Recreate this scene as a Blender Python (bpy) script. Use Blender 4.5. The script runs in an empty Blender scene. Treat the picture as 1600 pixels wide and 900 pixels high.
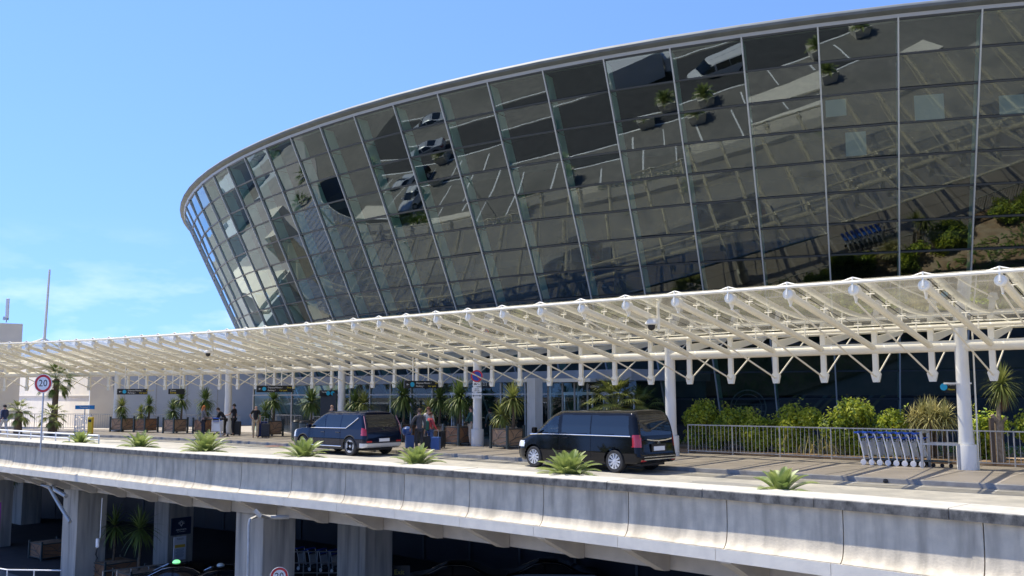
import bpy, math, random
from mathutils import Vector, Matrix
rnd = random.Random(7)
S = bpy.context.scene
COL = S.collection
R = math.radians
# ------------------------------------------------------------------ helpers
class MB:
    def __init__(s): s.v=[]; s.f=[]
    def add(s, vs, fs):
        b=len(s.v); s.v.extend([tuple(p) for p in vs]); s.f.extend([tuple(i+b for i in f) for f in fs]); return s
    def box(s, c, d, rot=0, tilt=None):
        x,y,z=d[0]/2,d[1]/2,d[2]/2
        ps=[Vector((a*x,b*y,e*z)) for e in (-1,1) for a,b in ((-1,-1),(1,-1),(1,1),(-1,1))]
        m=Matrix.Rotation(rot,3,'Z')
        if tilt is not None: m=m@tilt
        return s.add([m@p+Vector(c) for p in ps],[(3,2,1,0),(4,5,6,7),(0,1,5,4),(1,2,6,5),(2,3,7,6),(3,0,4,7)])
    def tube(s, p0, p1, r, n=8, r1=None, caps=True):
        p0=Vector(p0);p1=Vector(p1);d=(p1-p0)
        if d.length<1e-6: return s
        q=d.to_track_quat('Z','Y'); r1=r if r1 is None else r1
        a=[p0+q@Vector((r*math.cos(2*math.pi*i/n),r*math.sin(2*math.pi*i/n),0)) for i in range(n)]
        b=[p1+q@Vector((r1*math.cos(2*math.pi*i/n),r1*math.sin(2*math.pi*i/n),0)) for i in range(n)]
        f=[(i,(i+1)%n,n+(i+1)%n,n+i) for i in range(n)]
        if caps: f+= [tuple(range(n-1,-1,-1)),tuple(range(n,2*n))]
        return s.add(a+b,f)
    def path(s, pts, r, n=8, rs=None):
        pts=[Vector(p) for p in pts]; k=len(pts); vs=[];fs=[]
        for i,p in enumerate(pts):
            d=(pts[min(i+1,k-1)]-pts[max(i-1,0)]).normalized()
            q=d.to_track_quat('Z','Y'); rr=rs[i] if rs else r
            vs+=[p+q@Vector((rr*math.cos(2*math.pi*j/n),rr*math.sin(2*math.pi*j/n),0)) for j in range(n)]
        # keep rings aligned
        for i in range(k-1):
            a0=vs[i*n]; best=min(range(n),key=lambda j:(vs[(i+1)*n+j]-a0).length)
            ring=vs[(i+1)*n:(i+2)*n]; vs[(i+1)*n:(i+2)*n]=ring[best:]+ring[:best]
            fs+=[(i*n+j,i*n+(j+1)%n,(i+1)*n+(j+1)%n,(i+1)*n+j) for j in range(n)]
        fs+=[tuple(range(n-1,-1,-1)),tuple(range((k-1)*n,k*n))]
        return s.add(vs,fs)
    def sweep(s, frames, prof, closed=True, caps=True):
        # frames: list of functions (a,z)->Vector ; prof: list of (a,z)
        n=len(prof);k=len(frames);vs=[];fs=[]
        for fr in frames: vs+=[fr(a,z) for a,z in prof]
        m=n if closed else n-1
        for i in range(k-1):
            fs+=[(i*n+j,i*n+(j+1)%n,(i+1)*n+(j+1)%n,(i+1)*n+j) for j in range(m)]
        if closed and caps: fs+=[tuple(range(n-1,-1,-1)),tuple(range((k-1)*n,k*n))]
        return s.add(vs,fs)
    def lathe(s, prof, n=24, c=(0,0,0), axis='Z', caps=True):
        vs=[];fs=[];k=len(prof)
        for r,z in prof:
            for j in range(n):
                a=2*math.pi*j/n
                p=(r*math.cos(a),r*math.sin(a),z) if axis=='Z' else (r*math.cos(a),z,r*math.sin(a))
                vs.append(Vector(p)+Vector(c))
        for i in range(k-1):
            fs+=[(i*n+j,i*n+(j+1)%n,(i+1)*n+(j+1)%n,(i+1)*n+j) for j in range(n)]
        if caps and prof[0][0]>1e-4: fs.append(tuple(range(n-1,-1,-1)))
        if caps and prof[-1][0]>1e-4: fs.append(tuple(range((k-1)*n,k*n)))
        return s.add(vs,fs)
    def prism(s, poly, z0, z1):
        n=len(poly)
        return s.add([(x,y,z0) for x,y in poly]+[(x,y,z1) for x,y in poly],
            [tuple(range(n-1,-1,-1)),tuple(range(n,2*n))]+[(i,(i+1)%n,n+(i+1)%n,n+i) for i in range(n)])
    def extrude(s, poly3, d):
        n=len(poly3);d=Vector(d);a=[Vector(p) for p in poly3]
        return s.add(a+[p+d for p in a],[tuple(range(n-1,-1,-1)),tuple(range(n,2*n))]+[(i,(i+1)%n,n+(i+1)%n,n+i) for i in range(n)])
    def build(s, name, mat, parent=None, smooth=False, local=False, bevel=0, norm=False):
        me=bpy.data.meshes.new(name); me.from_pydata(s.v,[],s.f); 
        if norm:
            import bmesh
            bm=bmesh.new();bm.from_mesh(me);bmesh.ops.recalc_face_normals(bm,faces=bm.faces);bm.to_mesh(me);bm.free()
        me.update()
        return link(name,me,mat,parent,smooth,local,bevel)
def link(name, me, mat, parent=None, smooth=False, local=False, bevel=0):
    if mat: me.materials.append(mat)
    if smooth:
        me.shade_smooth()
        try: me.set_sharp_from_angle(angle=R(40))
        except Exception: pass
    o=bpy.data.objects.new(name,me); COL.objects.link(o)
    if parent:
        o.parent=parent
        if not local: o.matrix_parent_inverse=world_of(parent).inverted()
    if bevel:
        b=o.modifiers.new('bevel','BEVEL'); b.width=bevel; b.segments=2; b.limit_method='ANGLE'
    return o
def world_of(o):
    m=Matrix.Translation(o.location)@o.rotation_euler.to_matrix().to_4x4()
    m=o.matrix_parent_inverse@m if o.parent else m
    return world_of(o.parent)@m if o.parent else m
def tag(o,label=None,cat=None,group=None,kind=None):
    if label: o['label']=label
    if cat: o['category']=cat
    if group: o['group']=group
    if kind: o['kind']=kind
    return o
def thing(name, loc, label, cat, group=None, rz=0):
    o=bpy.data.objects.new(name,None); COL.objects.link(o); o.location=loc; o.rotation_euler=(0,0,rz)
    o.empty_display_size=.2
    return tag(o,label,cat,group)
def struct(name,mb,mat,**k):
    return tag(mb.build(name,mat,**k),kind='structure')
def dup(o,parent=None):
    c=o.copy(); COL.objects.link(c)
    if parent: c.parent=parent
    for ch in o.children: dup(ch,c)
    return c
# ------------------------------------------------------------------ materials
def new_mat(name):
    m=bpy.data.materials.new(name); m.use_nodes=True; nt=m.node_tree; nt.nodes.clear()
    out=nt.nodes.new('ShaderNodeOutputMaterial'); return m,nt,out
def mat(name,c1,c2=None,scale=4,rough=.6,metal=0,bump=0,bscale=None,detail=6,coat=0,spec=.5,emit=None,stretch=None,transl=0,c3=None,s3=.6,str3=(1,1,1)):
    m,nt,out=new_mat(name); N=nt.nodes; L=nt.links
    b=N.new('ShaderNodeBsdfPrincipled'); b.inputs['Roughness'].default_value=rough; b.inputs['Metallic'].default_value=metal
    b.inputs['Specular IOR Level'].default_value=spec
    if coat: b.inputs['Coat Weight'].default_value=coat; b.inputs['Coat Roughness'].default_value=.04
    b.inputs['Base Color'].default_value=(*c1,1)
    tc=N.new('ShaderNodeTexCoord')
    vec=tc.outputs['Object']
    if stretch:
        mp=N.new('ShaderNodeMapping'); mp.inputs['Scale'].default_value=stretch; L.new(vec,mp.inputs[0]); vec=mp.outputs[0]
    if c2:
        n=N.new('ShaderNodeTexNoise'); n.inputs['Scale'].default_value=scale; n.inputs['Detail'].default_value=detail; L.new(vec,n.inputs['Vector'])
        r=N.new('ShaderNodeValToRGB'); r.color_ramp.elements[0].position=.35; r.color_ramp.elements[1].position=.65
        r.color_ramp.elements[0].color=(*c1,1); r.color_ramp.elements[1].color=(*c2,1); L.new(n.outputs[0],r.inputs[0])
        col=r.outputs[0]
        if c3:
            n2=N.new('ShaderNodeTexNoise'); n2.inputs['Scale'].default_value=s3; n2.inputs['Detail'].default_value=4; mp2=N.new('ShaderNodeMapping'); mp2.inputs['Scale'].default_value=str3; L.new(tc.outputs['Object'],mp2.inputs[0]); L.new(mp2.outputs[0],n2.inputs['Vector'])
            r2=N.new('ShaderNodeValToRGB'); r2.color_ramp.elements[0].position=.45; r2.color_ramp.elements[1].position=.7; L.new(n2.outputs[0],r2.inputs[0])
            mx=N.new('ShaderNodeMix'); mx.data_type='RGBA'; L.new(r2.outputs[0],mx.inputs[0]); L.new(col,mx.inputs[6]); mx.inputs[7].default_value=(*c3,1); col=mx.outputs[2]
        L.new(col,b.inputs['Base Color'])
    if bump:
        n3=N.new('ShaderNodeTexNoise'); n3.inputs['Scale'].default_value=bscale or scale*6; n3.inputs['Detail'].default_value=4; L.new(vec,n3.inputs['Vector'])
        bp=N.new('ShaderNodeBump'); bp.inputs['Strength'].default_value=bump; bp.inputs['Distance'].default_value=.02; L.new(n3.outputs[0],bp.inputs['Height']); L.new(bp.outputs[0],b.inputs['Normal'])
    if emit: b.inputs['Emission Color'].default_value=(*emit[0],1); b.inputs['Emission Strength'].default_value=emit[1]
    sh=b.outputs[0]
    if transl:
        t=N.new('ShaderNodeBsdfTranslucent'); mx=N.new('ShaderNodeMixShader'); mx.inputs[0].default_value=transl
        if c2: L.new(col,t.inputs[0])
        else: t.inputs[0].default_value=(*c1,1)
        L.new(sh,mx.inputs[1]); L.new(t.outputs[0],mx.inputs[2]); sh=mx.outputs[0]
    L.new(sh,out.inputs[0]); return m
def glass(name,tint,r0=.06,refl_fill=0,refl_fill_col=(.7,.68,.6),rough=0.0,bump=0,bscale=.5,refl=(.96,.97,.96)):
    """thin sheet glass: Schlick reflection on both sides, tinted straight-through"""
    m,nt,out=new_mat(name); N=nt.nodes; L=nt.links
    g=N.new('ShaderNodeNewGeometry'); d=N.new('ShaderNodeVectorMath'); d.operation='DOT_PRODUCT'
    L.new(g.outputs['Incoming'],d.inputs[0]); L.new(g.outputs['Normal'],d.inputs[1])
    def M(op,a,b=None):
        n=N.new('ShaderNodeMath'); n.operation=op
        for i,v in enumerate((a,b)):
            if v is None: continue
            if isinstance(v,(int,float)): n.inputs[i].default_value=v
            else: L.new(v,n.inputs[i])
        return n.outputs[0]
    a=M('ABSOLUTE',d.outputs['Value']); f=M('POWER',M('SUBTRACT',1.0,a),5.0); F=M('ADD',M('MULTIPLY',f,1-r0),r0)
    gl=N.new('ShaderNodeBsdfGlossy'); gl.inputs['Roughness'].default_value=rough; gl.inputs[0].default_value=(*refl,1)
    tr=N.new('ShaderNodeBsdfTransparent'); tr.inputs[0].default_value=(*tint,1)
    base=tr.outputs[0]
    if refl_fill:
        df=N.new('ShaderNodeBsdfDiffuse'); df.inputs[0].default_value=(*refl_fill_col,1)
        tl=N.new('ShaderNodeBsdfTranslucent'); tl.inputs[0].default_value=(*refl_fill_col,1)
        mm=N.new('ShaderNodeMixShader'); mm.inputs[0].default_value=.5; L.new(df.outputs[0],mm.inputs[1]); L.new(tl.outputs[0],mm.inputs[2])
        mx=N.new('ShaderNodeMixShader'); L.new(base,mx.inputs[1]); L.new(mm.outputs[0],mx.inputs[2])
        tc=N.new('ShaderNodeTexCoord'); no=N.new('ShaderNodeTexNoise'); no.inputs['Scale'].default_value=1.3; no.inputs['Detail'].default_value=6; L.new(tc.outputs['Object'],no.inputs['Vector'])
        L.new(M('MULTIPLY',no.outputs[0],refl_fill*2),mx.inputs[0]); base=mx.outputs[0]
    if bump:
        tc=N.new('ShaderNodeTexCoord'); no=N.new('ShaderNodeTexNoise'); no.inputs['Scale'].default_value=bscale; no.inputs['Detail'].default_value=1; L.new(tc.outputs['Object'],no.inputs['Vector'])
        bp=N.new('ShaderNodeBump'); bp.inputs['Strength'].default_value=bump; bp.inputs['Distance'].default_value=.05; L.new(no.outputs[0],bp.inputs['Height']); L.new(bp.outputs[0],gl.inputs['Normal'])
    ms=N.new('ShaderNodeMixShader'); L.new(F,ms.inputs[0]); L.new(base,ms.inputs[1]); L.new(gl.outputs[0],ms.inputs[2]); L.new(ms.outputs[0],out.inputs[0])
    return m
M_ROAD=mat('road_surface',(.37,.34,.28),(.27,.25,.21),2.5,.5,bump=.12,bscale=60,spec=1.0,detail=9,c3=(.20,.19,.165),s3=.45,str3=(1,1,1))
M_PAVE=mat('pavement_surface',(.31,.27,.23),(.25,.22,.19),1.2,.55,bump=.12,bscale=50,spec=.9,c3=(.34,.30,.26),s3=.3)
M_KERB=mat('kerb_stone',(.30,.29,.27),(.20,.19,.18),3,.85,bump=.3)
M_LOW=mat('lower_asphalt',(.24,.225,.20),(.18,.17,.155),1.5,.85,bump=.2,c3=(.15,.145,.13),s3=.15)
M_EARTH=mat('planting_soil',(.38,.25,.15),(.22,.14,.085),5,.95,bump=.5,c3=(.42,.33,.23),s3=1.3)
M_PANEL=mat('panel_concrete',(.66,.58,.44),(.55,.485,.375),3.5,.8,bump=.25,detail=10,c3=(.38,.335,.26),s3=1.5,str3=(2.2,2.2,.35))
M_FASCIA=mat('fascia_concrete',(.80,.74,.62),(.70,.65,.55),2.5,.8,bump=.15)
M_BEAM=mat('beam_concrete',(.58,.52,.43),(.48,.43,.36),1.5,.85,bump=.15)
M_PILLAR=mat('pillar_concrete',(.50,.47,.41),(.41,.385,.34),1.2,.85,bump=.15,stretch=(3,3,.5),c3=(.24,.235,.22),s3=1.1,str3=(3,3,.25))
M_WHITE=mat('cream_paint',(.92,.87,.73),(.87,.82,.68),3,.42)
M_WHITE2=mat('column_paint',(.82,.81,.76),(.74,.73,.68),2,.45,stretch=(2,2,.6))
M_STEEL=mat('brushed_steel',(.55,.56,.57),(.47,.48,.49),8,.35,metal=.8)
M_RAIL=mat('grey_rail_paint',(.50,.49,.46),(.42,.41,.38),6,.45,metal=.3)
M_DARKM=mat('dark_green_metal',(.055,.075,.075),None,rough=.45)
M_BLACK=mat('black_plastic',(.015,.015,.017),None,rough=.45)
M_RUBBER=mat('tyre_rubber',(.02,.02,.021),(.03,.03,.03),10,.8)
M_WOOD=mat('planter_wood',(.36,.19,.10),(.27,.14,.075),6,.6,stretch=(1,1,6))
M_WOODL=mat('planter_wood_pale',(.50,.33,.21),(.42,.27,.17),6,.6,stretch=(1,1,6))
M_BEIGE=mat('beige_render',(.90,.82,.66),(.85,.77,.62),1.2,.85,c3=(.76,.70,.60),s3=.4)
M_PALE=mat('shade_and_roof_grey',(.58,.62,.63),(.54,.58,.59),1,.5)  # bluish grey carries the wall shade on the wing; plain colour on far roofs
M_DRUMG=glass('drum_glass',(.46,.55,.51),.125,bump=.04,bscale=.6,refl=(.84,.95,.94))
M_LOBG=glass('lobby_glass',(.62,.80,.76),.045)
M_CANG=glass('canopy_glass',(.74,.71,.62),.17,refl_fill=.23,refl_fill_col=(.95,.88,.68),rough=.02)  # warm milky layer stands in for sunlit ground mirrored from below
M_FIN=mat('interior_fin_glass',(.66,.95,.80),(.48,.74,.62),1.5,.3,stretch=(1,1,.3))
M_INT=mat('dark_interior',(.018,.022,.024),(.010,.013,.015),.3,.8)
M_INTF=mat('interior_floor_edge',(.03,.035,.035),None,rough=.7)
M_MULL=mat('silver_mullion',(.46,.49,.48),None,rough=.35,metal=.35)
M_TRANS=mat('dark_transom',(.035,.045,.05),None,rough=.4)
M_ROOF=mat('zinc_roof_edge',(.16,.18,.18),(.13,.145,.15),1.5,.6,spec=.3)
M_ROOFL=mat('pale_roof_trim',(.42,.44,.43),None,rough=.4)
M_VANP=mat('black_car_paint',(.006,.006,.007),None,rough=.05,spec=.3)
M_SUVP=mat('deep_blue_car_paint',(.004,.008,.024),None,rough=.05,spec=.35)
M_WPAINT=mat('white_car_paint',(.75,.75,.74),None,rough=.25,coat=1)
M_CARG=mat('tinted_car_glass',(.008,.011,.014),None,rough=.03,spec=.8)
M_CARGL=glass('clear_car_glass',(.42,.50,.50),.08)
M_CHROME=mat('chrome',(.85,.86,.87),None,rough=.12,metal=1)
M_SILVER=mat('silver_plastic',(.62,.63,.64),None,rough=.35,metal=.4)
M_RED=mat('red_lamp',(.42,.006,.012),None,rough=.15,coat=1)
M_LAMP=mat('clear_lamp',(.7,.72,.74),None,rough=.1,coat=1)
M_PLATE=mat('white_plate',(.85,.85,.85),None,rough=.4)
M_SIGNW=mat('sign_white',(.85,.85,.84),None,rough=.4)
M_SIGNR=mat('sign_red',(.60,.035,.04),None,rough=.4)
M_SIGNB=mat('sign_blue',(.02,.06,.42),None,rough=.4)
M_SIGNC=mat('sign_cyan',(.02,.42,.68),None,rough=.4)
M_SIGNY=mat('sign_yellow',(.85,.68,.04),None,rough=.4)
M_SIGNK=mat('sign_black',(.012,.016,.02),None,rough=.4)
M_NAVY=mat('navy_panel',(.012,.025,.06),None,rough=.35)
M_BLUE=mat('blue_plastic',(.01,.09,.50),None,rough=.35)
M_ALU=mat('trolley_aluminium',(.85,.87,.88),(.78,.80,.81),5,.35,metal=.1)
M_YELLOW=mat('yellow_box',(.75,.52,.03),None,rough=.5)
M_CYC=mat('cycad_leaf',(.33,.38,.11),(.14,.20,.05),3,.45,transl=.3)
M_YUC=mat('yucca_leaf',(.17,.24,.06),(.09,.145,.04),2,.5,transl=.25)
M_YUCL=mat('yucca_pale_leaf',(.36,.38,.11),(.19,.24,.06),2,.5,transl=.25)
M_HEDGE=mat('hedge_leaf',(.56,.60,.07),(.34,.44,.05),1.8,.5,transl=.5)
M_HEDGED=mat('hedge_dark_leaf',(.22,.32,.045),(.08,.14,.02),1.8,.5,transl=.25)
M_STRAW=mat('straw_leaf',(.62,.55,.24),(.24,.25,.09),2,.6,transl=.3)
M_BARK=mat('palm_bark',(.20,.14,.09),(.11,.08,.055),12,.9,bump=.6)
M_GRASS=mat('grass_tuft_leaf',(.30,.36,.07),(.18,.25,.05),4,.6,transl=.3)
def cloth(n,c): return mat(n,c,tuple(x*.75 for x in c),14,.85)
M_SKIN=mat('skin',(.50,.30,.21),None,rough=.55)
# ------------------------------------------------------------------ text
def text_mesh(mb,s,size,c,u,up=Vector((0,0,1)),align='CENTER',depth=.004):
    cu=bpy.data.curves.new('t','FONT'); cu.body=s; cu.size=size; cu.align_x=align; cu.align_y='CENTER'; cu.extrude=depth/2; cu.resolution_u=2
    o=bpy.data.objects.new('t',cu); COL.objects.link(o)
    dg=bpy.context.evaluated_depsgraph_get(); me=bpy.data.meshes.new_from_object(o.evaluated_get(dg))
    u=Vector(u).normalized(); n=u.cross(up)
    vs=[Vector(c)+u*v.co.x+up*v.co.y+n*v.co.z for v in me.vertices]
    mb.add(vs,[tuple(p.vertices) for p in me.polygons])
    bpy.data.objects.remove(o); bpy.data.curves.remove(cu); bpy.data.meshes.remove(me)
    return mb
def disc(mb,c,u,r0,r1,z0,z1,n=32,up=Vector((0,0,1))):
    u=Vector(u).normalized(); nn=u.cross(up); c=Vector(c); vs=[];fs=[]
    for r,z in ((r0,z0),(r1,z0),(r1,z1),(r0,z1)):
        for j in range(n):
            a=2*math.pi*j/n; vs.append(c+u*r*math.cos(a)+up*r*math.sin(a)+nn*z)
    for k in range(4):
        fs+=[(k*n+j,k*n+(j+1)%n,((k+1)%4)*n+(j+1)%n,((k+1)%4)*n+j) for j in range(n)]
    mb.add(vs,fs); return mb
def panel(mb,c,u,w,h,t=.04,up=Vector((0,0,1))):
    u=Vector(u).normalized(); n=u.cross(up); c=Vector(c)
    vs=[c+u*a*w/2+up*b*h/2+n*e*t/2 for e in (-1,1) for a,b in ((-1,-1),(1,-1),(1,1),(-1,1))]
    return mb.add(vs,[(3,2,1,0),(4,5,6,7),(0,1,5,4),(1,2,6,5),(2,3,7,6),(3,0,4,7)])
# ------------------------------------------------------------------ camera, sun, sky
H=2.4; F=1500.; PITCH=math.atan(166/1500); ROLL=R(.2)
cam=bpy.data.cameras.new('camera'); co=bpy.data.objects.new('camera',cam); COL.objects.link(co)
cam.sensor_width=36; cam.lens=36*F/1600; cam.clip_end=6000; cam.clip_start=.1
co.matrix_world=Matrix.Translation((0,0,H))@Matrix.Rotation(R(90)+PITCH,4,'X')@Matrix.Rotation(-ROLL,4,'Z')
S.camera=co
def at(px,D,z=0):
    """plan point at forward distance D seen in pixel column px"""
    return Vector(((px-800)/F*(D*math.cos(PITCH)),D,z))
SUN_AZ=R(-58); SUN_EL=R(61)   # azimuth clockwise from +Y
sd=Vector((math.sin(SUN_AZ)*math.cos(SUN_EL),math.cos(SUN_AZ)*math.cos(SUN_EL),math.sin(SUN_EL)))
sl=bpy.data.lights.new('sun','SUN'); sl.energy=3.7; sl.angle=R(.5); sl.color=(1,.94,.82)
so=bpy.data.objects.new('sun',sl); COL.objects.link(so); so.rotation_euler=(-sd).to_track_quat('-Z','Y').to_euler(); so.location=(20,20,60)
w=bpy.data.worlds.new('World'); S.world=w; w.use_nodes=True; nt=w.node_tree; nt.nodes.clear()
N=nt.nodes;L=nt.links
sky=N.new('ShaderNodeTexSky'); sky.sky_type='NISHITA'; sky.sun_disc=False; sky.sun_elevation=SUN_EL; sky.sun_rotation=SUN_AZ; sky.ozone_density=6.5; sky.air_density=1.0; sky.dust_density=0; sky.altitude=1500
bg=N.new('ShaderNodeBackground'); bg.inputs[1].default_value=.15
tc=N.new('ShaderNodeTexCoord'); va=N.new('ShaderNodeVectorMath'); va.operation='ADD'; va.inputs[1].default_value=(0,0,.24); L.new(tc.outputs['Generated'],va.inputs[0])
vn=N.new('ShaderNodeVectorMath'); vn.operation='NORMALIZE'; L.new(va.outputs[0],vn.inputs[0]); L.new(vn.outputs[0],sky.inputs['Vector'])
mp=N.new('ShaderNodeMapping'); mp.inputs['Scale'].default_value=(5,5,16); L.new(tc.outputs['Generated'],mp.inputs[0])
no=N.new('ShaderNodeTexNoise'); no.inputs['Scale'].default_value=1.6; no.inputs['Detail'].default_value=7; no.inputs['Roughness'].default_value=.55; L.new(mp.outputs[0],no.inputs['Vector'])
cr=N.new('ShaderNodeValToRGB'); cr.color_ramp.elements[0].position=.50; cr.color_ramp.elements[1].position=.72; L.new(no.outputs[0],cr.inputs[0])
# clouds live only in a low band above the horizon
sx=N.new('ShaderNodeSeparateXYZ'); L.new(tc.outputs['Generated'],sx.inputs[0])
cb=N.new('ShaderNodeValToRGB'); e=cb.color_ramp.elements; e[0].position=.02; e[0].color=(.30,.30,.30,1); e[1].position=.17; e[1].color=(0,0,0,1); e2=cb.color_ramp.elements.new(.09); e2.color=(.30,.30,.30,1); L.new(sx.outputs[2],cb.inputs[0])
mu=N.new('ShaderNodeMath'); mu.operation='MULTIPLY'; L.new(cr.outputs[0],mu.inputs[0]); L.new(cb.outputs[0],mu.inputs[1])
mx=N.new('ShaderNodeMix'); mx.data_type='RGBA'; L.new(mu.outputs[0],mx.inputs[0]); tn=N.new('ShaderNodeMix'); tn.data_type='RGBA'; tn.blend_type='MULTIPLY'; tn.inputs[0].default_value=1; L.new(sky.outputs[0],tn.inputs[6]); tn.inputs[7].default_value=(.74,.76,.88,1); L.new(tn.outputs[2],mx.inputs[6]); mx.inputs[7].default_value=(4.3,4.4,5.6,1)
L.new(mx.outputs[2],bg.inputs[0]); wo=N.new('ShaderNodeOutputWorld'); L.new(bg.outputs[0],wo.inputs[0])
S.view_settings.view_transform='Standard'; S.view_settings.look='None'; S.view_settings.exposure=1.32; S.view_settings.gamma=1
S.render.engine='CYCLES'; S.cycles.max_bounces=10; S.cycles.transparent_max_bounces=24; S.cycles.glossy_bounces=5; S.cycles.caustics_reflective=False; S.cycles.caustics_refractive=False
S.cycles.sample_clamp_indirect=6
# ------------------------------------------------------------------ plan lines
PATH=[(-34.4,65.38),(-32.72,65.02),(-31.06,64.57),(-29.43,64.04),(-27.82,63.43),(-26.25,62.75),(-24.7,62.0),(-23.19,61.19),(-21.71,60.32),(-20.25,59.41),(-18.83,58.45),(-17.43,57.45),(-16.06,56.42),(-14.71,55.36),(-13.38,54.26),(-12.08,53.15),(-10.79,52.01),(-9.52,50.85),(-8.26,49.68),(-7.02,48.5),(-5.78,47.31),(-4.55,46.11),(-3.33,44.9),(-2.11,43.69),(-0.89,42.49),(0.33,41.28),(1.55,40.07),(2.78,38.87),(4.01,37.67),(5.25,36.48),(6.5,35.3),(7.75,34.13),(9.02,32.97),(10.3,31.83),(11.59,30.7),(12.9,29.58),(14.22,28.48)]
I0=-5; I1=45
P=dict(enumerate([Vector(p) for p in PATH]))
th=math.atan2(PATH[0][1]-PATH[1][1],PATH[0][0]-PATH[1][0]); q=P[0]
for i in range(-1,I0-8,-1): q=q+Vector((math.cos(th),math.sin(th)))*1.72; th+=R(.8); P[i]=q
th=math.atan2(PATH[36][1]-PATH[35][1],PATH[36][0]-PATH[35][0]); q=P[36]
for i in range(37,I1+8): q=q+Vector((math.cos(th),math.sin(th)))*1.72; th+=R(.5); P[i]=q
def pp(t):
    i=math.floor(t); f=t-i; p0,p1,p2,p3=P[i-1],P[i],P[i+1],P[i+2]
    return .5*((2*p1)+(p2-p0)*f+(2*p0-5*p1+4*p2-p3)*f*f+(3*p1-p0-3*p2+p3)*f*f*f)
def tang(t):
    d=pp(t+.3)-pp(t-.3); return d.normalized()     # towards right / near
def nrm(t):
    d=tang(t); return Vector((d.y,-d.x)) if Vector((d.y,-d.x)).y<0 else Vector((-d.y,d.x))
def cp(t,off,z):
    p=pp(t)+nrm(t)*off; return Vector((p.x,p.y,z))
# parapet (outer upper edge of the coping)
CO=[(-52,66.5),(-44,61.6),(-36.5,56.3),(-29.6,50.8),(-23.17,44.97),(-17.58,40.0),(-11.9,35.0),(-7.54,31.64),(-3.6,28.32),(.41,24.71),(4.5,20.82),(8.64,16.5),(12.6,12.0),(16.3,7.3),(19.6,2.5),(22.5,-2.5)]
def dense(pts,n=12):
    V=[Vector(p) for p in pts]; V=[2*V[0]-V[1]]+V+[2*V[-1]-V[-2]]; o=[]
    for i in range(1,len(V)-2):
        for k in range(n):
            f=k/n; p0,p1,p2,p3=V[i-1:i+3]
            o.append(.5*((2*p1)+(p2-p0)*f+(2*p0-5*p1+4*p2-p3)*f*f+(3*p1-p0-3*p2+p3)*f*f*f))
    o.append(V[-2]); return o
CD=dense(CO); CL=[0]
for a,b in zip(CD,CD[1:]): CL.append(CL[-1]+(b-a).length)
def par(s):
    s=max(0,min(CL[-1]-1e-4,s)); lo=0
    import bisect
    i=bisect.bisect_right(CL,s)-1; f=(s-CL[i])/(CL[i+1]-CL[i]); a,b=CD[i],CD[i+1]
    p=a.lerp(b,f); a2=CD[max(i-2,0)]; b2=CD[min(i+3,len(CD)-1)]; d=(b2-a2).normalized()
    return p,Vector((-d.y,d.x))      # inward normal
def pf(s):
    p,n=par(s)
    return lambda a,z:(Vector((p.x+n.x*a,p.y+n.y*a,z)))
# ------------------------------------------------------------------ ground, deck
g=MB(); g.add([(-2500,-2500,-6.12),(2500,-2500,-6.12),(2500,2500,-6.12),(-2500,2500,-6.12)],[(0,1,2,3)]); struct('ground',g,M_LOW)
edge=[]; s=0
while s<CL[-1]: p,n=par(s); edge.append(p+n*1.0); s+=1.3
deck=[(p.x,p.y) for p in edge]+[(70,-2.5),(90,60),(90,170),(-90,170),(-90,75)]
d=MB(); d.prism(deck,-.9,0); struct('road_deck',d,M_ROAD)
lw=[pf(x)(1.2,0) for x in [1.3*k for k in range(int(CL[-1]/1.3))]]
d=MB(); d.add([(q_.x,q_.y,-6.112) for q_ in lw]+[(60,-2,-6.112),(80,100,-6.112),(-80,110,-6.112)],[tuple(range(len(lw)+3))]); struct('lower_shade_sheet',d,mat('lower_shade_asphalt',(.055,.055,.058),(.04,.04,.043),2,.8,bump=.2))  # near-black sheet puts the under-deck shade into the ground colour
# kerb and pavement
KO=4.5
ts=[I0-1+.5*k for k in range(int((I1+1-I0)*2)+1)]
kin=[cp(t,KO-.18,0) for t in ts]
pv=[(p.x,p.y) for p in kin]+[(70,8),(89,60),(89,165),(-89,165),(-80,66)]
d=MB(); d.prism(pv,.005,.12); struct('pavement',d,M_PAVE)
ns=0
for k in range(0,len(ts)-2,1):
    pass
d=MB(); d.sweep([(lambda t:(lambda a,z:cp(t,a,z)))(t) for t in ts],[(KO-.178,.002),(KO+.02,.002),(KO,.115),(KO-.03,.128),(KO-.178,.128)]); struct('kerb',d,M_KERB)
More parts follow.
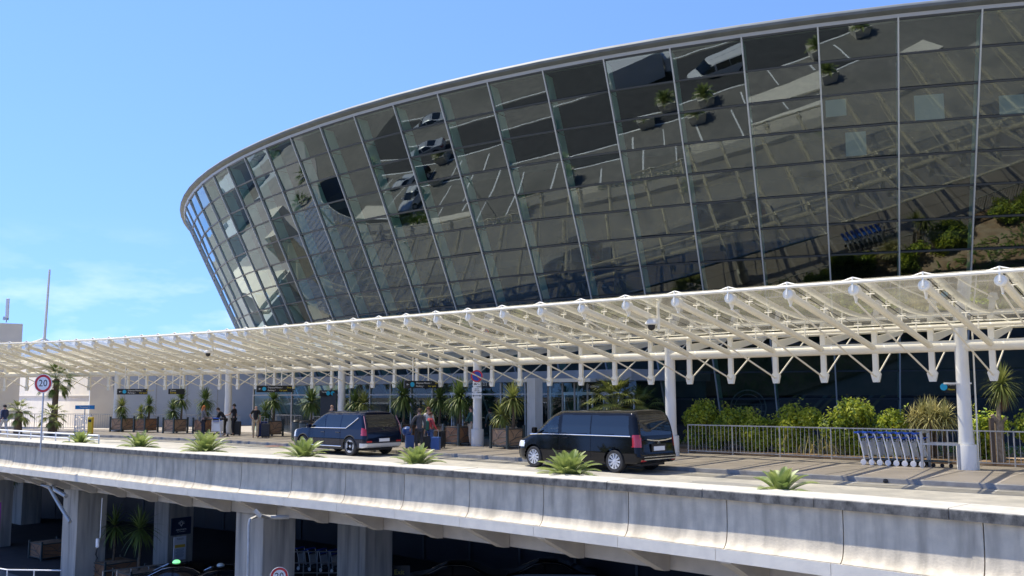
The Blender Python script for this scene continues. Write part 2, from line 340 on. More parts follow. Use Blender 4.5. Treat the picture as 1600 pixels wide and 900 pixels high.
# road edge line and pavement paving joints
d=MB(); d.sweep([(lambda t:(lambda a,z:cp(t,a,z)))(t) for t in ts],[(KO+.42,.005),(KO+.54,.005)],closed=False); struct('road_edge_line',d,mat('worn_line',(.62,.60,.55),(.45,.43,.38),5,.8))
d=MB()
for t in [I0+1.5*k for k in range(33)]:
    d.sweep([(lambda o:(lambda a,z:cp(t+a,o,z)))(o) for o in (KO-.2,-1.6)],[(-.012,.1245),(.012,.1245)],closed=False)
for o in (.9,):
    d.sweep([(lambda t:(lambda a,z:cp(t,a,z)))(t) for t in ts[1:-1]],[(o-.018,.1248),(o+.018,.1248)],closed=False)
struct('pavement_joints',d,mat('joint_dark',(.14,.13,.12),None,rough=.9))
mp_a=mat('repair_asphalt',(.20,.19,.17),(.15,.145,.13),6,.8,bump=.3)
for k,(t0,o0,w_,l_) in enumerate(((33.2,7.4,.5,1.3),(26.5,8.2,.35,.8),(18.5,6.2,.6,1.6),(12.5,7.6,.5,1.5),(35.5,9.2,.25,.5),(31.0,9.6,.3,.35),(22.5,9.0,.2,.3),(8.5,7.0,.5,2.2))):
    q=MB(); n=16; r_=[rnd.uniform(.75,1.1) for _ in range(n)]; cc=cp(t0,o0,.004)
    tn=tang(t0); X=Vector((tn.x,tn.y,0)); Y=Vector((-tn.y,tn.x,0)); q.add([cc+X*l_*r_[j]*math.cos(6.283*j/n)+Y*w_*r_[j]*math.sin(6.283*j/n) for j in range(n)],[tuple(range(n))]); struct('asphalt_patch',q,mp_a)
# planting bed behind right fence
d=MB(); bt=[27+.5*k for k in range(30)]
d.sweep([(lambda t:(lambda a,z:cp(t,a,z)))(t) for t in bt],[(-2.05,.13),(-8.2,.13),(-8.2,.30),(-2.05,.24)]); struct('planting_bed',d,M_EARTH)
# ------------------------------------------------------------------ parapet of the deck
par_root=thing('deck_parapet',(*par(60)[0],-1.2),'long pale concrete parapet with stained coping along the edge of the upper road','parapet')
# panel joint anchored on measured joint at (4.5,20.82)
def s_of(pt):
    return min(((Vector(pt)-c).length,CL[i]) for i,c in enumerate(CD))[1]
sj=s_of((4.5,20.82)); LEN=2.62
starts=[]; s=sj
while s-LEN>.5: s-=LEN
while s+LEN<CL[-1]-.5: starts.append(s); s+=LEN
m_cop=mat('coping_concrete',(.46,.43,.36),(.35,.325,.275),3,.85,bump=.3,c3=(.40,.38,.34),s3=1.1)
# weathered outer edge: dark streaky dirt on steep faces (real staining)
m,nt2,out=new_mat('stained_coping_edge'); b=nt2.nodes.new('ShaderNodeBsdfPrincipled'); b.inputs['Roughness'].default_value=.9
tcn=nt2.nodes.new('ShaderNodeTexCoord'); mpn=nt2.nodes.new('ShaderNodeMapping'); mpn.inputs['Scale'].default_value=(3.2,3.2,2.2); nt2.links.new(tcn.outputs['Object'],mpn.inputs[0])
nn=nt2.nodes.new('ShaderNodeTexNoise'); nn.inputs['Scale'].default_value=1.3; nn.inputs['Detail'].default_value=8; nn.inputs['Roughness'].default_value=.7; nt2.links.new(mpn.outputs[0],nn.inputs['Vector'])
rr=nt2.nodes.new('ShaderNodeValToRGB'); rr.color_ramp.elements[0].position=.36; rr.color_ramp.elements[0].color=(.05,.05,.048,1); rr.color_ramp.elements[1].position=.72; rr.color_ramp.elements[1].color=(.26,.25,.225,1)
nt2.links.new(nn.outputs[0],rr.inputs[0]); nt2.links.new(rr.outputs[0],b.inputs['Base Color']); nt2.links.new(b.outputs[0],out.inputs[0]); m_stain=m
PROF=[(.10,.14),(.10,-.1),(.098,-.35),(.085,-.52),(.065,-.64),(.04,-.73),(.005,-.79),(-.03,-.83),(-.055,-.85),(-.06,-.862),(.35,-.86),(.35,.14)]
for k,s0 in enumerate(starts):
    sub=[s0+.012+(LEN-.024)*j/4 for j in range(5)]
    o=MB().sweep([pf(x) for x in sub],PROF).build('wall_panel',M_PANEL,par_root,smooth=True)
    sub=[s0-.55+.008+(LEN-.016)*j/4 for j in range(5)]
    dz=rnd.uniform(-.006,.006); di=rnd.uniform(-.008,.008)
    cs=MB().sweep([pf(x) for x in sub],[(di+.012,.335+dz),(di+.03,.35+dz),(1.0,.352+dz),(1.0,.004),(.36,.004),(.36,.15),(di+.014,.15)]).build('coping_stone',m_cop,par_root)
    MB().sweep([pf(x) for x in sub],[(di-.004,.152),(di-.004,.318+dz),(di+.011,.333+dz),(di+.011,.152)]).build('stained_edge',m_stain,cs)
    sub=[s0-.2+.006+(LEN-.012)*j/4 for j in range(5)]
    MB().sweep([pf(x) for x in sub],[(-.075,-1.13),(-.075,-.872),(.3,-.872),(.3,-1.13)]).build('fascia_block',M_FASCIA,par_root)
    # tapered cantilever bracket
    fr=[pf(s0-.14),pf(s0+.14)]
    MB().sweep(fr,[(-.02,-1.14),(1.52,-1.14),(1.52,-1.82),(1.3,-1.80),(-.02,-1.17)]).build('cantilever_bracket',M_BEAM,par_root)
for k in range(0,len(starts)-2,3):
    s0=starts[k]; sub=[s0+LEN*3*j/9+(0.01 if j==0 else 0) for j in range(10)]
    MB().sweep([pf(x) for x in sub],[(1.55,-.91),(1.55,-1.80),(1.95,-1.80),(1.95,-.91)]).build('edge_beam',M_BEAM,par_root)
# pipes below the deck
t=thing('drain_pipe',(-26,46,-1.6),'bent grey drain pipe slung below the deck beside the left pillar','pipe')
MB().path([at(45,46,-1.35),at(75,44.5,-1.36),at(86,44,-1.45),at(92,43.5,-1.75),at(110,42.6,-1.95)],.09).build('pipe',M_RAIL,t,smooth=True)
MB().path([at(72,44.5,-1.62),at(84,44,-1.72),at(100,43,-2.35),at(118,42.2,-3.0)],.08).build('pipe_branch',M_RAIL,t,smooth=True)
t=thing('drain_pipe',(-8,31,-1.6),'thin drain pipe running down the left face of the widest pillar','pipe')
px3=at(395,31.9)
MB().path([px3+Vector((.2,.8,-1.55)),px3+Vector((0,0,-1.62)),px3+Vector((-.02,-.05,-1.8)),px3+Vector((0,-.02,-6.1))],.045).build('pipe',M_RAIL,t,smooth=True)
t=thing('drain_pipe',(-8,31,-1.4),'thick short grey pipe elbow under the deck above the widest pillar','pipe')
MB().path([at(402,31,-1.22),at(410,31,-1.4),at(425,31.6,-1.52),at(455,31.9,-1.55)],.07).build('pipe',M_RAIL,t,smooth=True)
# ------------------------------------------------------------------ pillars
def beside(px,inset):
    best=None
    for i in range(0,int(CL[-1]*5)):
        p=pf(i/5)(inset,0)
        u_=800+F*p.x/(p.y*math.cos(PITCH)) if p.y>3 else 9e9
        if best is None or abs(u_-px)<best[0]: best=(abs(u_-px),p)
    return best[1]
def pillar(px,inset,a,b,ang,label,cap=False):
    p=beside(px,inset); sc_=1; t=thing('concrete_pillar',(p.x,p.y,-6.12),label,'pillar','pillars under the upper road')
    top=-1.86 if cap else -.92
    MB().box((p.x,p.y,(top-6.12)/2),(a,b,top+6.12),ang).build('shaft',M_PILLAR,t,bevel=.03)
    if cap: MB().box((p.x,p.y,-1.42),(a-.3,b-.3,.9),ang).build('bearing_block',M_BEAM,t,bevel=.02)
    return p
A1=math.atan2(.64,-.77); A2=math.atan2(.69,-.72)
pillar(141,2.75,1.42,1.42,A1,'bright square pillar with a thin cable and white box, first pillar from the left railing')
pillar(277,7.6,1.38,1.40,A1,'shaded pillar behind the taxis carrying a navy sign and white notice')
P3=pillar(421,2.5,1.85,1.36,A2,'widest and nearest pillar with a round 20 speed sign on it',True)
pillar(571,6.8,1.80,1.36,A2,'plain grey pillar right of the luggage trolleys')
pillar(49,10,1.6,1.3,A1,'dim pillar deep under the deck behind the grey railing')
pillar(4,4,1.2,1.3,A1,'dark pillar at the far left edge beside a magenta poster')
# conduit on first pillar
t=thing('cable_box',at(165,41.3,-3.8),'small white junction box with a thin cable on the bright pillar','junction box')
pz=at(166,41.25)
MB().tube((pz.x,pz.y,-1.9),(pz.x-.02,pz.y,-3.55),.018,6).build('cable',M_SIGNW,t)
MB().box((pz.x-.12,pz.y,-3.75),(.16,.08,.36),A1).build('box',M_SIGNW,t,bevel=.01)
MB().path([(pz.x-.1,pz.y-.08,-3.96),(pz.x-.13,pz.y-.1,-4.2),(pz.x-.07,pz.y-.1,-4.35),(pz.x-.12,pz.y-.1,-4.5)],.035,6).build('plug',M_BLACK,t)
# under-deck back wall (glazed arrivals front in deep shade)
bw=[cp(k,-3.5,0) for k in range(-4,44,4)]
t=thing('arrivals_front',(bw[5].x,bw[5].y,-6.1),'dark arrivals level glazed front far back under the deck','shopfront')
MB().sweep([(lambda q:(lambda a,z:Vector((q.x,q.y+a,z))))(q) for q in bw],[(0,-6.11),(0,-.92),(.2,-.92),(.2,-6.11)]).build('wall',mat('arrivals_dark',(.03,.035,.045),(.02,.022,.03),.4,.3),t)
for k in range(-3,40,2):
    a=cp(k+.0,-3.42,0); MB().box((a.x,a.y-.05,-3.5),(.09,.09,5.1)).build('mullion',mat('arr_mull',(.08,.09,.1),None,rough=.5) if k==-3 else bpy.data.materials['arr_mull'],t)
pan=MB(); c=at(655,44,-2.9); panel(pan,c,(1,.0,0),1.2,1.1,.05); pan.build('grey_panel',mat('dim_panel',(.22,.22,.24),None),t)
# notice boards on the shaded pillar
u=(.64,.77,0)
bp=Vector((*at(289,45.45).xy,0)); n_end=Vector((.77,-.64,0))
t=thing('notice_sign',(bp.x,bp.y,-3.6),'navy square sign with a white star emblem on the shaded pillar','sign')
sgn=MB(); panel(sgn,(bp.x+.0,bp.y,-3.62),u,1.02,.78,.05); sgn.build('board',M_NAVY,t)
q=MB()
cc=Vector((bp.x,bp.y,-3.50))+n_end*.035; U=Vector(u)
for ang in range(0,181,30):
    dx=math.cos(R(ang));dz=math.sin(R(ang)); q.tube(cc+U*dx*.05+Vector((0,0,dz*.05)),cc+U*dx*.17+Vector((0,0,dz*.14)),.008,4)
q.tube(cc-U*.1,cc-Vector((0,0,.13)),.008,4); q.tube(cc+U*.1,cc-Vector((0,0,.13)),.008,4); q.tube(cc-U*.04,cc-Vector((0,0,.13)),.006,4); q.tube(cc+U*.04,cc-Vector((0,0,.13)),.006,4)
text_mesh(q,'AEROPORTS',.095,cc-Vector((0,0,.28)),u); text_mesh(q,'DE LA COTE D\'AZUR',.045,cc-Vector((0,0,.37)),u); q.build('emblem',mat('sign_pale',(.7,.72,.75),None),t)
t=thing('notice_sign',(bp.x,bp.y,-4.6),'white price notice with an ochre band under the navy sign','sign')
q=MB(); panel(q,(bp.x-.02,bp.y-.02,-4.62),u,.62,1.06,.04); q.build('sheet',mat('sheet_pale',(.62,.66,.74),None),t)
q=MB(); panel(q,Vector((bp.x-.02,bp.y-.02,-4.52))+n_end*.025,u,.52,.13,.012); q.build('ochre_band',mat('ochre',(.65,.42,.06),None),t)
q=MB(); text_mesh(q,'TAXIS',.13,Vector((bp.x-.02,bp.y-.02,-4.20))+n_end*.026,u)
for k in range(9): panel(q,Vector((bp.x-.02,bp.y-.02,-4.66-.045*k))+n_end*.024,u,.42-.1*(k%3==2),.012,.006)
q.build('lettering',mat('ink',(.08,.1,.16),None),t)
# magenta poster far left
t=thing('poster',at(0,51,-4.0),'dim magenta poster on the dark pillar at the far left','poster')
q=MB(); panel(q,at(2,50.9,-3.9),(1,.1,0),.55,1.6,.03); q.build('sheet',mat('magenta',(.28,.04,.25),None),t)
# Exit lettering low sign
t=thing('exit_sign',at(618,40,-5.0),'dark low sign lettered Exit in yellow under the deck','sign')
q=MB(); panel(q,at(612,40.02,-4.75),(1,0,0),1.6,.5,.06); q.build('board',M_SIGNK,t)
q=MB(); text_mesh(q,'Sortie / Exit',.27,at(609,39.97,-4.76),(1,0,0)); q.build('lettering',mat('yellow_letter',(.7,.6,.12),None),t)
# ------------------------------------------------------------------ glass drum
CX,CY=32.956,94.43; TT=.47926; ZA=-112.7
def rad(z): return (z-ZA)*TT
def dr(az,z,off=0):
    a=R(az); r=rad(z)+off; return Vector((CX+r*math.sin(a),CY-r*math.cos(a),z))
ZB=.95; ZT=16.55; ROWS=13; STEP=2.7; AZ0=-14.4
drum=thing('glass_terminal',(CX,CY-54,.1),'huge dark glass terminal drum leaning outward with a curved metal roof edge','building')
bays=range(-32,14)
for k in bays:
    a0=AZ0+STEP*k; a1=a0+STEP; gb=MB()
    for r in range(ROWS):
        z0=ZB+1.2*r+.012; z1=z0+1.2-.024
        tx=rnd.gauss(0,.013); tz=rnd.gauss(0,.010)
        m_=.03
        ps=[dr(a0,z0),dr(a1,z0),dr(a1,z1),dr(a0,z1)]
        nn=(ps[1]-ps[0]).cross(ps[3]-ps[0]).normalized()
        ps=[ps[0]+nn*(tx+tz),ps[1]+nn*(-tx+tz),ps[2]+nn*(-tx-tz),ps[3]+nn*(tx-tz)]
        gb.add(ps,[(0,1,2,3)])
    gb.build('glass_bay',M_DRUMG,drum)
    mu_=MB()
    e0=dr(a0,ZB-.1,.0);e1=dr(a0,ZT+.05,.0); ta=Vector((math.cos(R(a0)),math.sin(R(a0)),0)); ra=Vector((math.sin(R(a0)),-math.cos(R(a0)),0))
    mu_.add([e0-ta*.03-ra*.06,e0+ta*.03-ra*.06,e0+ta*.03+ra*.10,e0-ta*.03+ra*.10,e1-ta*.03-ra*.06,e1+ta*.03-ra*.06,e1+ta*.03+ra*.10,e1-ta*.03+ra*.10],[(3,2,1,0),(4,5,6,7),(0,1,5,4),(1,2,6,5),(2,3,7,6),(3,0,4,7)])
    mu_.build('mullion',M_MULL,drum)
    if -28<=k<=12:
        # inner support fin behind each mullion
        f=MB(); i0=e0-ra*.14;i1=e1-ra*.14
        for za,zb in [(ZB+1.2*j,ZB+1.2*j+1.15) for j in range(ROWS)]:
            A=dr(a0,za,-.14);B=dr(a0,zb,-.14)
            f.add([A-ta*.02,A-ra*.62-ta*.02,B-ra*.62-ta*.02,B-ta*.02,A+ta*.02,A-ra*.62+ta*.02,B-ra*.62+ta*.02,B+ta*.02],[(0,1,2,3),(7,6,5,4),(0,3,7,4),(1,5,6,2)])
        f.build('inner_fin',M_FIN,drum)
ring=[AZ0+STEP*k for k in range(-32,15)]
for r in range(ROWS+1):
    z=ZB+1.2*r
    tm=MB(); tm.sweep([(lambda a:(lambda o,h:dr(a,z+h,o)))(a) for a in ring],[(-.05,-.034),(-.05,.034),(.06,.034),(.06,-.034)])
    tm.build('transom',M_TRANS,drum)
full=[AZ0+STEP*k for k in range(-66,68)]
tm=MB(); tm.sweep([(lambda a:(lambda o,h:dr(a,h,o-(h-ZT)*TT)))(a) for a in full],[(-.4,ZT+.03),(.10,ZT+.03),(.14,ZT+.16),(-.4,ZT+.17)]); tm.build('pale_roof_trim',M_ROOFL,drum)
tm=MB(); tm.sweep([(lambda a:(lambda o,h:dr(a,h,o-(h-ZT)*TT)))(a) for a in full],[(-2.0,ZT+.172),(.25,ZT+.172),(.40,ZT+.24),(.44,ZT+.33),(.40,ZT+.42),(.25,ZT+.50),(-2.0,ZT+.62)]); tm.build('roof_edge',M_ROOF,drum,smooth=True)
tm=MB(); vs=[dr(a,ZT+.62,-2.0-.62*TT) for a in full]; vs.append(Vector((CX,CY,ZT+2.2))); n=len(vs)-1
tm.add(vs,[(i,(i+1),n) for i in range(n-1)]); tm.build('roof',M_ROOF,drum)
ck=MB()
ck=MB(); ck.sweep([(lambda a:(lambda o,h:dr(a,h,o)))(a) for a in ring],[(.12,.1),(.12,ZB-.05),(-.5,ZB-.05),(-.5,.1)]); ck.build('plinth',mat('dark_plinth',(.05,.055,.06),None,rough=.5),drum)
for z,dp in ((4.35,7),(8.8,7),(13.0,7)):
    fl=MB(); fl.sweep([(lambda a:(lambda o,h:dr(a,z+h,o)))(a) for a in ring],[(-1.6,0),(-1.6,.35),(-9,.35),(-9,0)]); fl.build('floor_edge',M_INTF,drum)
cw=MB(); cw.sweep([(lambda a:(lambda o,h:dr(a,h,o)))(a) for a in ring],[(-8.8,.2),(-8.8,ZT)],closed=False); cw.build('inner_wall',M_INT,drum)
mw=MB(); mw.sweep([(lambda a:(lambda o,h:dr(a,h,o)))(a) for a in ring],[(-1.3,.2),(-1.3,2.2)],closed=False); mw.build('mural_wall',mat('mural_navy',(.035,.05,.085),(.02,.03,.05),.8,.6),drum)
mw=MB(); mw.sweep([(lambda a:(lambda o,h:dr(a,h,o)))(a) for a in ring],[(-3.2,2.3),(-3.2,4.3)],closed=False); mw.build('painted_reflection',mat('reflection_brown',(.36,.27,.17),(.06,.09,.05),.55,.8,detail=8,c3=(.10,.13,.08),s3=.35),drum)  # brown and olive tones stand in for soil and planting mirrored in the glass
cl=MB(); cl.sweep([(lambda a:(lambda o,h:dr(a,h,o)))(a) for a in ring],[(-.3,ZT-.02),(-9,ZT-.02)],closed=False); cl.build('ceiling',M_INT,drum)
# pale colour stands for the lit panels inside
for az,zz,ww,hh in ((-13,13.6,.9,.8),(-15.9,13.7,1.1,1.1),(-19.3,14.0,.8,.7),(-18.6,12.6,.8,1.0)):
    c=dr(az,zz,-1.2); q=MB(); panel(q,c,(math.cos(R(az)),math.sin(R(az)),0),ww,hh,.03); q.build('inner_panel',mat('inner_pale',(.55,.62,.58),None) if 'inner_pale' not in bpy.data.materials else bpy.data.materials['inner_pale'],drum)
# chevron mural and round emblem behind the lower glass
for i,(az,cm) in enumerate(((-21.2,0),(-20.8,1),(-20.2,0),(-19.7,2),(-19.1,0),(-18.6,1),(-14.9,2),(-14.4,0),(-22.6,1),(-22.2,0))):
    q=MB(); c=dr(az,1.55,-.9); tu=Vector((math.cos(R(az)),math.sin(R(az)),0))
    q.extrude([c,c+tu*.75+Vector((0,0,.75)),c+tu*.93+Vector((0,0,.75)),c+tu*.18,c+tu*.93-Vector((0,0,.75)),c+tu*.75-Vector((0,0,.75))],Vector((tu.y,-tu.x,0))*.02)
    q.build('chevron',[mat('chev_teal',(.05,.10,.10),None),mat('chev_yellow',(.16,.14,.03),None),mat('chev_grey',(.07,.09,.11),None)][cm],drum)
q=MB(); az=-23.9; c=dr(az,1.75,-.35); tu=Vector((math.cos(R(az)),math.sin(R(az)),0)); disc(q,c,tu,.78,.83,0,.02); disc(q,c,tu,.60,.63,0,.02)
panel(q,c+Vector((0,0,.16)),tu,1.5,.03,.02); panel(q,c-Vector((0,0,.16)),tu,1.5,.03,.02); text_mesh(q,'MEET YOU',.24,c,tu,depth=.02); q.build('round_emblem',mat('emblem_white',(.3,.31,.31),None),drum)
# ------------------------------------------------------------------ lobby under the canopy
lob=thing('entrance_lobby',cp(18,-4.8,.12),'long low glazed entrance lobby with teal glass behind the planters','entrance hall')
LT=[9.5+.5*k for k in range(35)]
def lf(t): return lambda a,z: cp(t,-4.8-a,z)
for k in range(0,34,2):
    t0,t1=LT[k],LT[k+2]
    a,b=cp(t0,-4.8,0),cp(t1,-4.8,0)
    q=MB(); q.add([(a.x,a.y,.14),(b.x,b.y,.14),(b.x,b.y,3.0),(a.x,a.y,3.0)],[(0,1,2,3)]); q.build('glass_pane',M_LOBG,lob)
    q=MB(); q.box((a.x,a.y,1.56),(.1,.12,2.9),math.atan2(tang(t0).y,tang(t0).x)); q.build('mullion',M_RAIL,lob)
q=MB(); q.sweep([lf(t) for t in LT],[(-.35,3.0),(-.35,3.5),(6,3.5),(6,3.0)]); q.build('concrete_canopy_band',mat('lobby_band',(.40,.40,.38),(.34,.34,.33),2,.8),lob)
q=MB(); q.sweep([lf(t) for t in LT],[(-.06,2.36),(-.06,2.44),(.06,2.44),(.06,2.36)]); q.build('transom',M_RAIL,lob)
q=MB(); q.sweep([lf(t) for t in LT],[(5.5,.13),(5.5,3.0),(5.6,3.0),(5.6,.13)]); q.build('inner_wall',mat('lobby_dark',(.13,.24,.23),(.05,.11,.11),.5,.6),lob)
for tc_ in (13.2,20.0,24.6,26.0):
    q=MB(); a=cp(tc_,-4.6,0); ang=math.atan2(tang(tc_).y,tang(tc_).x)
    for dx in (-.85,0,.85):
        c=a+Vector((math.cos(ang),math.sin(ang),0))*dx; q.box((c.x,c.y,1.3),(.07,.07,2.3),ang)
    q.box((a.x,a.y,2.42),(1.9,.12,.14),ang); dd=q.build('sliding_door',M_STEEL,lob)
t=thing('entrance_porch',cp(27,-3.8,.12),'glazed draught porch with a white post and slab at the lobby end','porch')
pc=at(853,43.6); q=MB(); q.box((pc.x-.52,pc.y,1.62),(.5,.5,3.0),A2); q.build('post',M_WHITE2,t)
q=MB(); q.box((pc.x+.5,pc.y+.8,3.02),(3.6,1.6,.16),A2+R(25)); q.build('roof_slab',M_WHITE,t)
for dx in (0.1,.75,1.3,1.9):
    q=MB(); q.box((pc.x+dx,pc.y+.3+.1*dx,1.5),(.06,.06,2.8),A2); q.build('frame_post',M_RAIL,t)
q=MB(); q.add([(pc.x+.1,pc.y+.3,.14),(pc.x+1.9,pc.y+.5,.14),(pc.x+1.9,pc.y+.5,2.9),(pc.x+.1,pc.y+.3,2.9)],[(0,1,2,3)]); q.build('glass_pane',M_LOBG,t)
# lettering on the lobby
def wall_sign(name,tv,off,z,w,h,txt,size,label,col=M_SIGNW,z2=None):
    c=cp(tv,off,z); tn=tang(tv); u=Vector((tn.x,tn.y,0)); 
    t=thing(name,(c.x,c.y,z-h/2),label,'sign'); q=MB(); panel(q,c,u,w,h,.08); q.build('board',M_SIGNK,t)
    n=u.cross(Vector((0,0,1))); q=MB(); text_mesh(q,txt,size,c+n*.045,u); q.build('lettering',col,t)
wall_sign('terminal_sign',25.3,-4.4,2.75,1.5,.32,'Terminal 2',.2,'small black sign lettered Terminal 2 over the door by the planter')
# ------------------------------------------------------------------ beige building, mast, antenna
bb=thing('beige_building',(-40,75,.1),'sunlit beige rendered building with a ledge line at the left','building')
W0=Vector((-30.3,70)); dl=Vector((-.62,.78)); dg_=Vector((.9,.43)).normalized()
def wl(s,o,z): p=W0+dl*s+Vector((-.78,-.62))*o; return Vector((p.x,p.y,z))
def wg(s,o,z): p=W0+dg_*s+Vector((dg_.y,-dg_.x))*o; return Vector((p.x,p.y,z))
q=MB().add([wl(0,0,.1),wl(45,0,.1),wl(45,-6,.1),wl(0,-6,.1),wl(0,0,5.9),wl(45,0,5.9),wl(45,-6,5.9),wl(0,-6,5.9)],[(0,1,2,3),(7,6,5,4),(0,4,5,1),(1,5,6,2),(2,6,7,3),(3,7,4,0)]); q.build('wall',M_BEIGE,bb,norm=True)
q=MB().sweep([(lambda s:(lambda o,z:wl(s,o,z)))(s) for s in (0.1,45)],[(-.02,2.35),(-.02,2.42),(.07,2.42),(.07,2.35)]); q.build('ledge',mat('ledge',(.50,.47,.41),None),bb,norm=True)
q=MB().sweep([(lambda s:(lambda o,z:wg(s,o,z)))(s) for s in (-.3,14)],[(0.02,.1),(0.02,5.6),(-3,5.6),(-3,.1)]); q.build('shade_grey_wing',M_PALE,bb,norm=True)  # grey-blue wing stands for the shaded part of the beige wall
for s_ in (2.0,4.2,6.4,8.6):
    q=MB().sweep([(lambda s:(lambda o,z:wg(s,o,z)))(s) for s in (s_,s_+.05)],[(-.02,.2),(-.02,5.3),(.05,5.3),(.05,.2)]); q.build('joint',M_RAIL,bb)
q=MB().extrude([wg(-.3,.0,.1),wg(1.6,.0,.1),wg(.9,.0,5.6),wg(-.3,.0,5.6)],Vector((dg_.y,-dg_.x,0))*.25); q.build('shade_edge_pier',M_BEIGE,bb,norm=True)  # slanted piece added to shape the diagonal edge of the wall shade
c=at(-2,70); q=MB(); q.box((c.x-1.25,c.y+1,4.2),(3.4,3,7.0),R(38)); q.build('stair_tower',M_BEIGE,bb)
an=at(3,69.5); t=thing('roof_antenna',(an.x,an.y,7.7),'white panel antenna on the stair tower at the left edge','antenna')
MB().tube((an.x,an.y,7.7),(an.x,an.y,9.3),.04,6).build('pole',M_STEEL,t); MB().box((an.x+.08,an.y-.1,8.75),(.22,.15,1.4)).build('panel',M_SIGNW,t,bevel=.03); MB().box((an.x-.05,an.y,8.0),(.3,.25,.25)).build('bracket',M_STEEL,t)
mp_=at(64,58); t=thing('flag_mast',(mp_.x,mp_.y,5.2),'tall white mast with splayed stays rising above the canopy','mast')
MB().tube((mp_.x,mp_.y,5.3),(mp_.x+.12,mp_.y,10.05),.085,10,.06).build('pole',M_WHITE,t,smooth=True)
for dx,dy in ((-1.9,0),(.9,.4),(-.9,-.4)):
    MB().tube((mp_.x+dx,mp_.y+dy,5.25),(mp_.x,mp_.y,5.85),.05,6).build('stay',M_WHITE,t)
# blue shop sign
c=at(133,66,0); t=thing('blue_sign',(c.x,c.y,.12),'blue horizontal sign with pale lettering before the beige wall','sign')
q=MB(); panel(q,(c.x,c.y,1.62),(1,.1,0),1.25,.26,.1); q.build('board',mat('bright_blue',(.01,.22,.62),None),t)
q=MB(); text_mesh(q,'Terminal 2',.15,(c.x,c.y-.06,1.62),(1,.1,0)); q.build('lettering',M_SIGNW,t); MB().tube((c.x,c.y,.12),(c.x,c.y,1.5),.04,6).build('post',M_STEEL,t)
# ------------------------------------------------------------------ canopy
def cz(t,a,z):
    # the outer edge dips gently towards the right end
    d=min(1.2,max(0,(t-12)/24))*.27
    return cp(t,a,z-d*max(0,a)/6.2)
def zf(t): return lambda a,z: cz(t,a,z)
can=thing('glass_canopy',cz(17.5,0,.12),'long white tubular steel canopy with tilted glass roof over the drop off kerb','canopy')
TR=[I0+.5*k for k in range((I1-I0)*2+1)]
def cf(t): return lambda a,z: cp(t,a,z)
ZN=5.30; ZTB=3.81
q=MB(); q.path([cz(t,0,ZTB) for t in TR],.17,16); q.build('main_tube',M_WHITE,can,smooth=True)
q=MB(); q.path([cz(t,6.28,5.53) for t in TR],.05,8); q.build('edge_rail',M_WHITE,can,smooth=True)
q=MB(); q.path([cz(t,.12,4.42) for t in TR],.06,8); q.build('inner_rail',M_WHITE,can,smooth=True)
q=MB(); q.path([cz(t,-2.65,4.50) for t in TR],.06,8); q.build('rear_rail',M_WHITE,can,smooth=True)
GP=[(6.32,5.60),(5.2,5.33),(4.0,5.04),(2.9,4.80),(2.0,4.64),(1.2,4.55),(.5,4.52),(-.3,4.52),(-1.4,4.53),(-2.7,4.57)]
def gz(o):
    for (a,z),(b,y) in zip(GP,GP[1:]):
        if b<=o<=a: return y+(z-y)*(o-b)/(a-b)
    return 4.5
for k in range(I0,I1):
    q=MB(); q.sweep([zf(k+.01),zf(k+.34),zf(k+.67),zf(k+.99)],GP,closed=False); o=q.build('roof_pane',M_CANG,can); o.data.shade_smooth()
for k in range(I0,I1+1):
    def sp(o,k=k): z=ZTB+(ZN-ZTB)*(o/6.1); return cz(k,o,z)
    st=MB().tube(sp(.14),sp(6.12),.092,12,.10).build('strut',M_WHITE,can,smooth=True)
    q=MB()
    for o in (1.35,2.6,3.85,5.05):
        a=sp(o)+Vector((0,0,.1)); b_=cz(k,o,gz(o)-.02); q.tube(a,b_,.022,6); q.tube(b_-Vector((*tang(k)*.12,.01)),b_+Vector((*tang(k)*.12,-.01)),.018,6)
    q.path([sp(1.3)+Vector((0,0,.085)),sp(5.1)+Vector((0,0,.085))],.012,4); q.build('glass_stub',M_WHITE,st)
    hd=MB(); c=cz(k,6.2,ZN+.02); nv=nrm(k); n3=Vector((nv.x,nv.y,0)); t3=Vector((*tang(k),0))
    hd.tube(c-n3*.16,c+n3*.06,.145,12); hd.tube(c+n3*.06,c+n3*.10,.145,12,.10)
    hd.extrude([c-n3*.30+Vector((0,0,.05))-t3*.02,c+n3*.1+Vector((0,0,.34))-t3*.02,c+n3*.14+Vector((0,0,-.02))-t3*.02,c-n3*.12+Vector((0,0,-.34))-t3*.02],t3*.04)
    hd.tube(c+n3*.06+Vector((0,0,.32)),cz(k+.28,6.28,5.5),.025,6); hd.tube(c+n3*.06+Vector((0,0,.32)),cz(k-.28,6.28,5.5),.025,6)
    hd.build('node_head',M_WHITE,st,smooth=True)
    a=math.atan2(tang(k).y,tang(k).x)
    q=MB(); c=cz(k,0,0); q.box((c.x,c.y,3.66),(.17,.10,1.5),a)
    q.extrude([c-t3*.085+Vector((0,0,3.10))-n3*.049,c-t3*.16+Vector((0,0,3.00))-n3*.049,c-t3*.095+Vector((0,0,2.74))-n3*.049,c+t3*.095+Vector((0,0,2.74))-n3*.049,c+t3*.16+Vector((0,0,3.00))-n3*.049,c+t3*.085+Vector((0,0,3.10))-n3*.049],n3*.098)
    q.build('king_post',M_WHITE,can,norm=True)
    MB().tube(cz(k,.06,2.92),cz(k,6.12,5.02),.028,6).build('tie_rod',M_WHITE,can)
    MB().tube(cz(k,-.06,2.92),cz(k,-2.5,4.40),.028,6).build('rear_tie',M_WHITE,can)
    q=MB(); a0=cz(k,-.1,ZTB+.1);a1=cz(k,-2.6,4.40); q.extrude([a0-t3*.02,a1-t3*.02,a1-t3*.02+Vector((0,0,.12)),a0-t3*.02+Vector((0,0,.30))],t3*.04); q.build('rear_rib',M_WHITE,can)
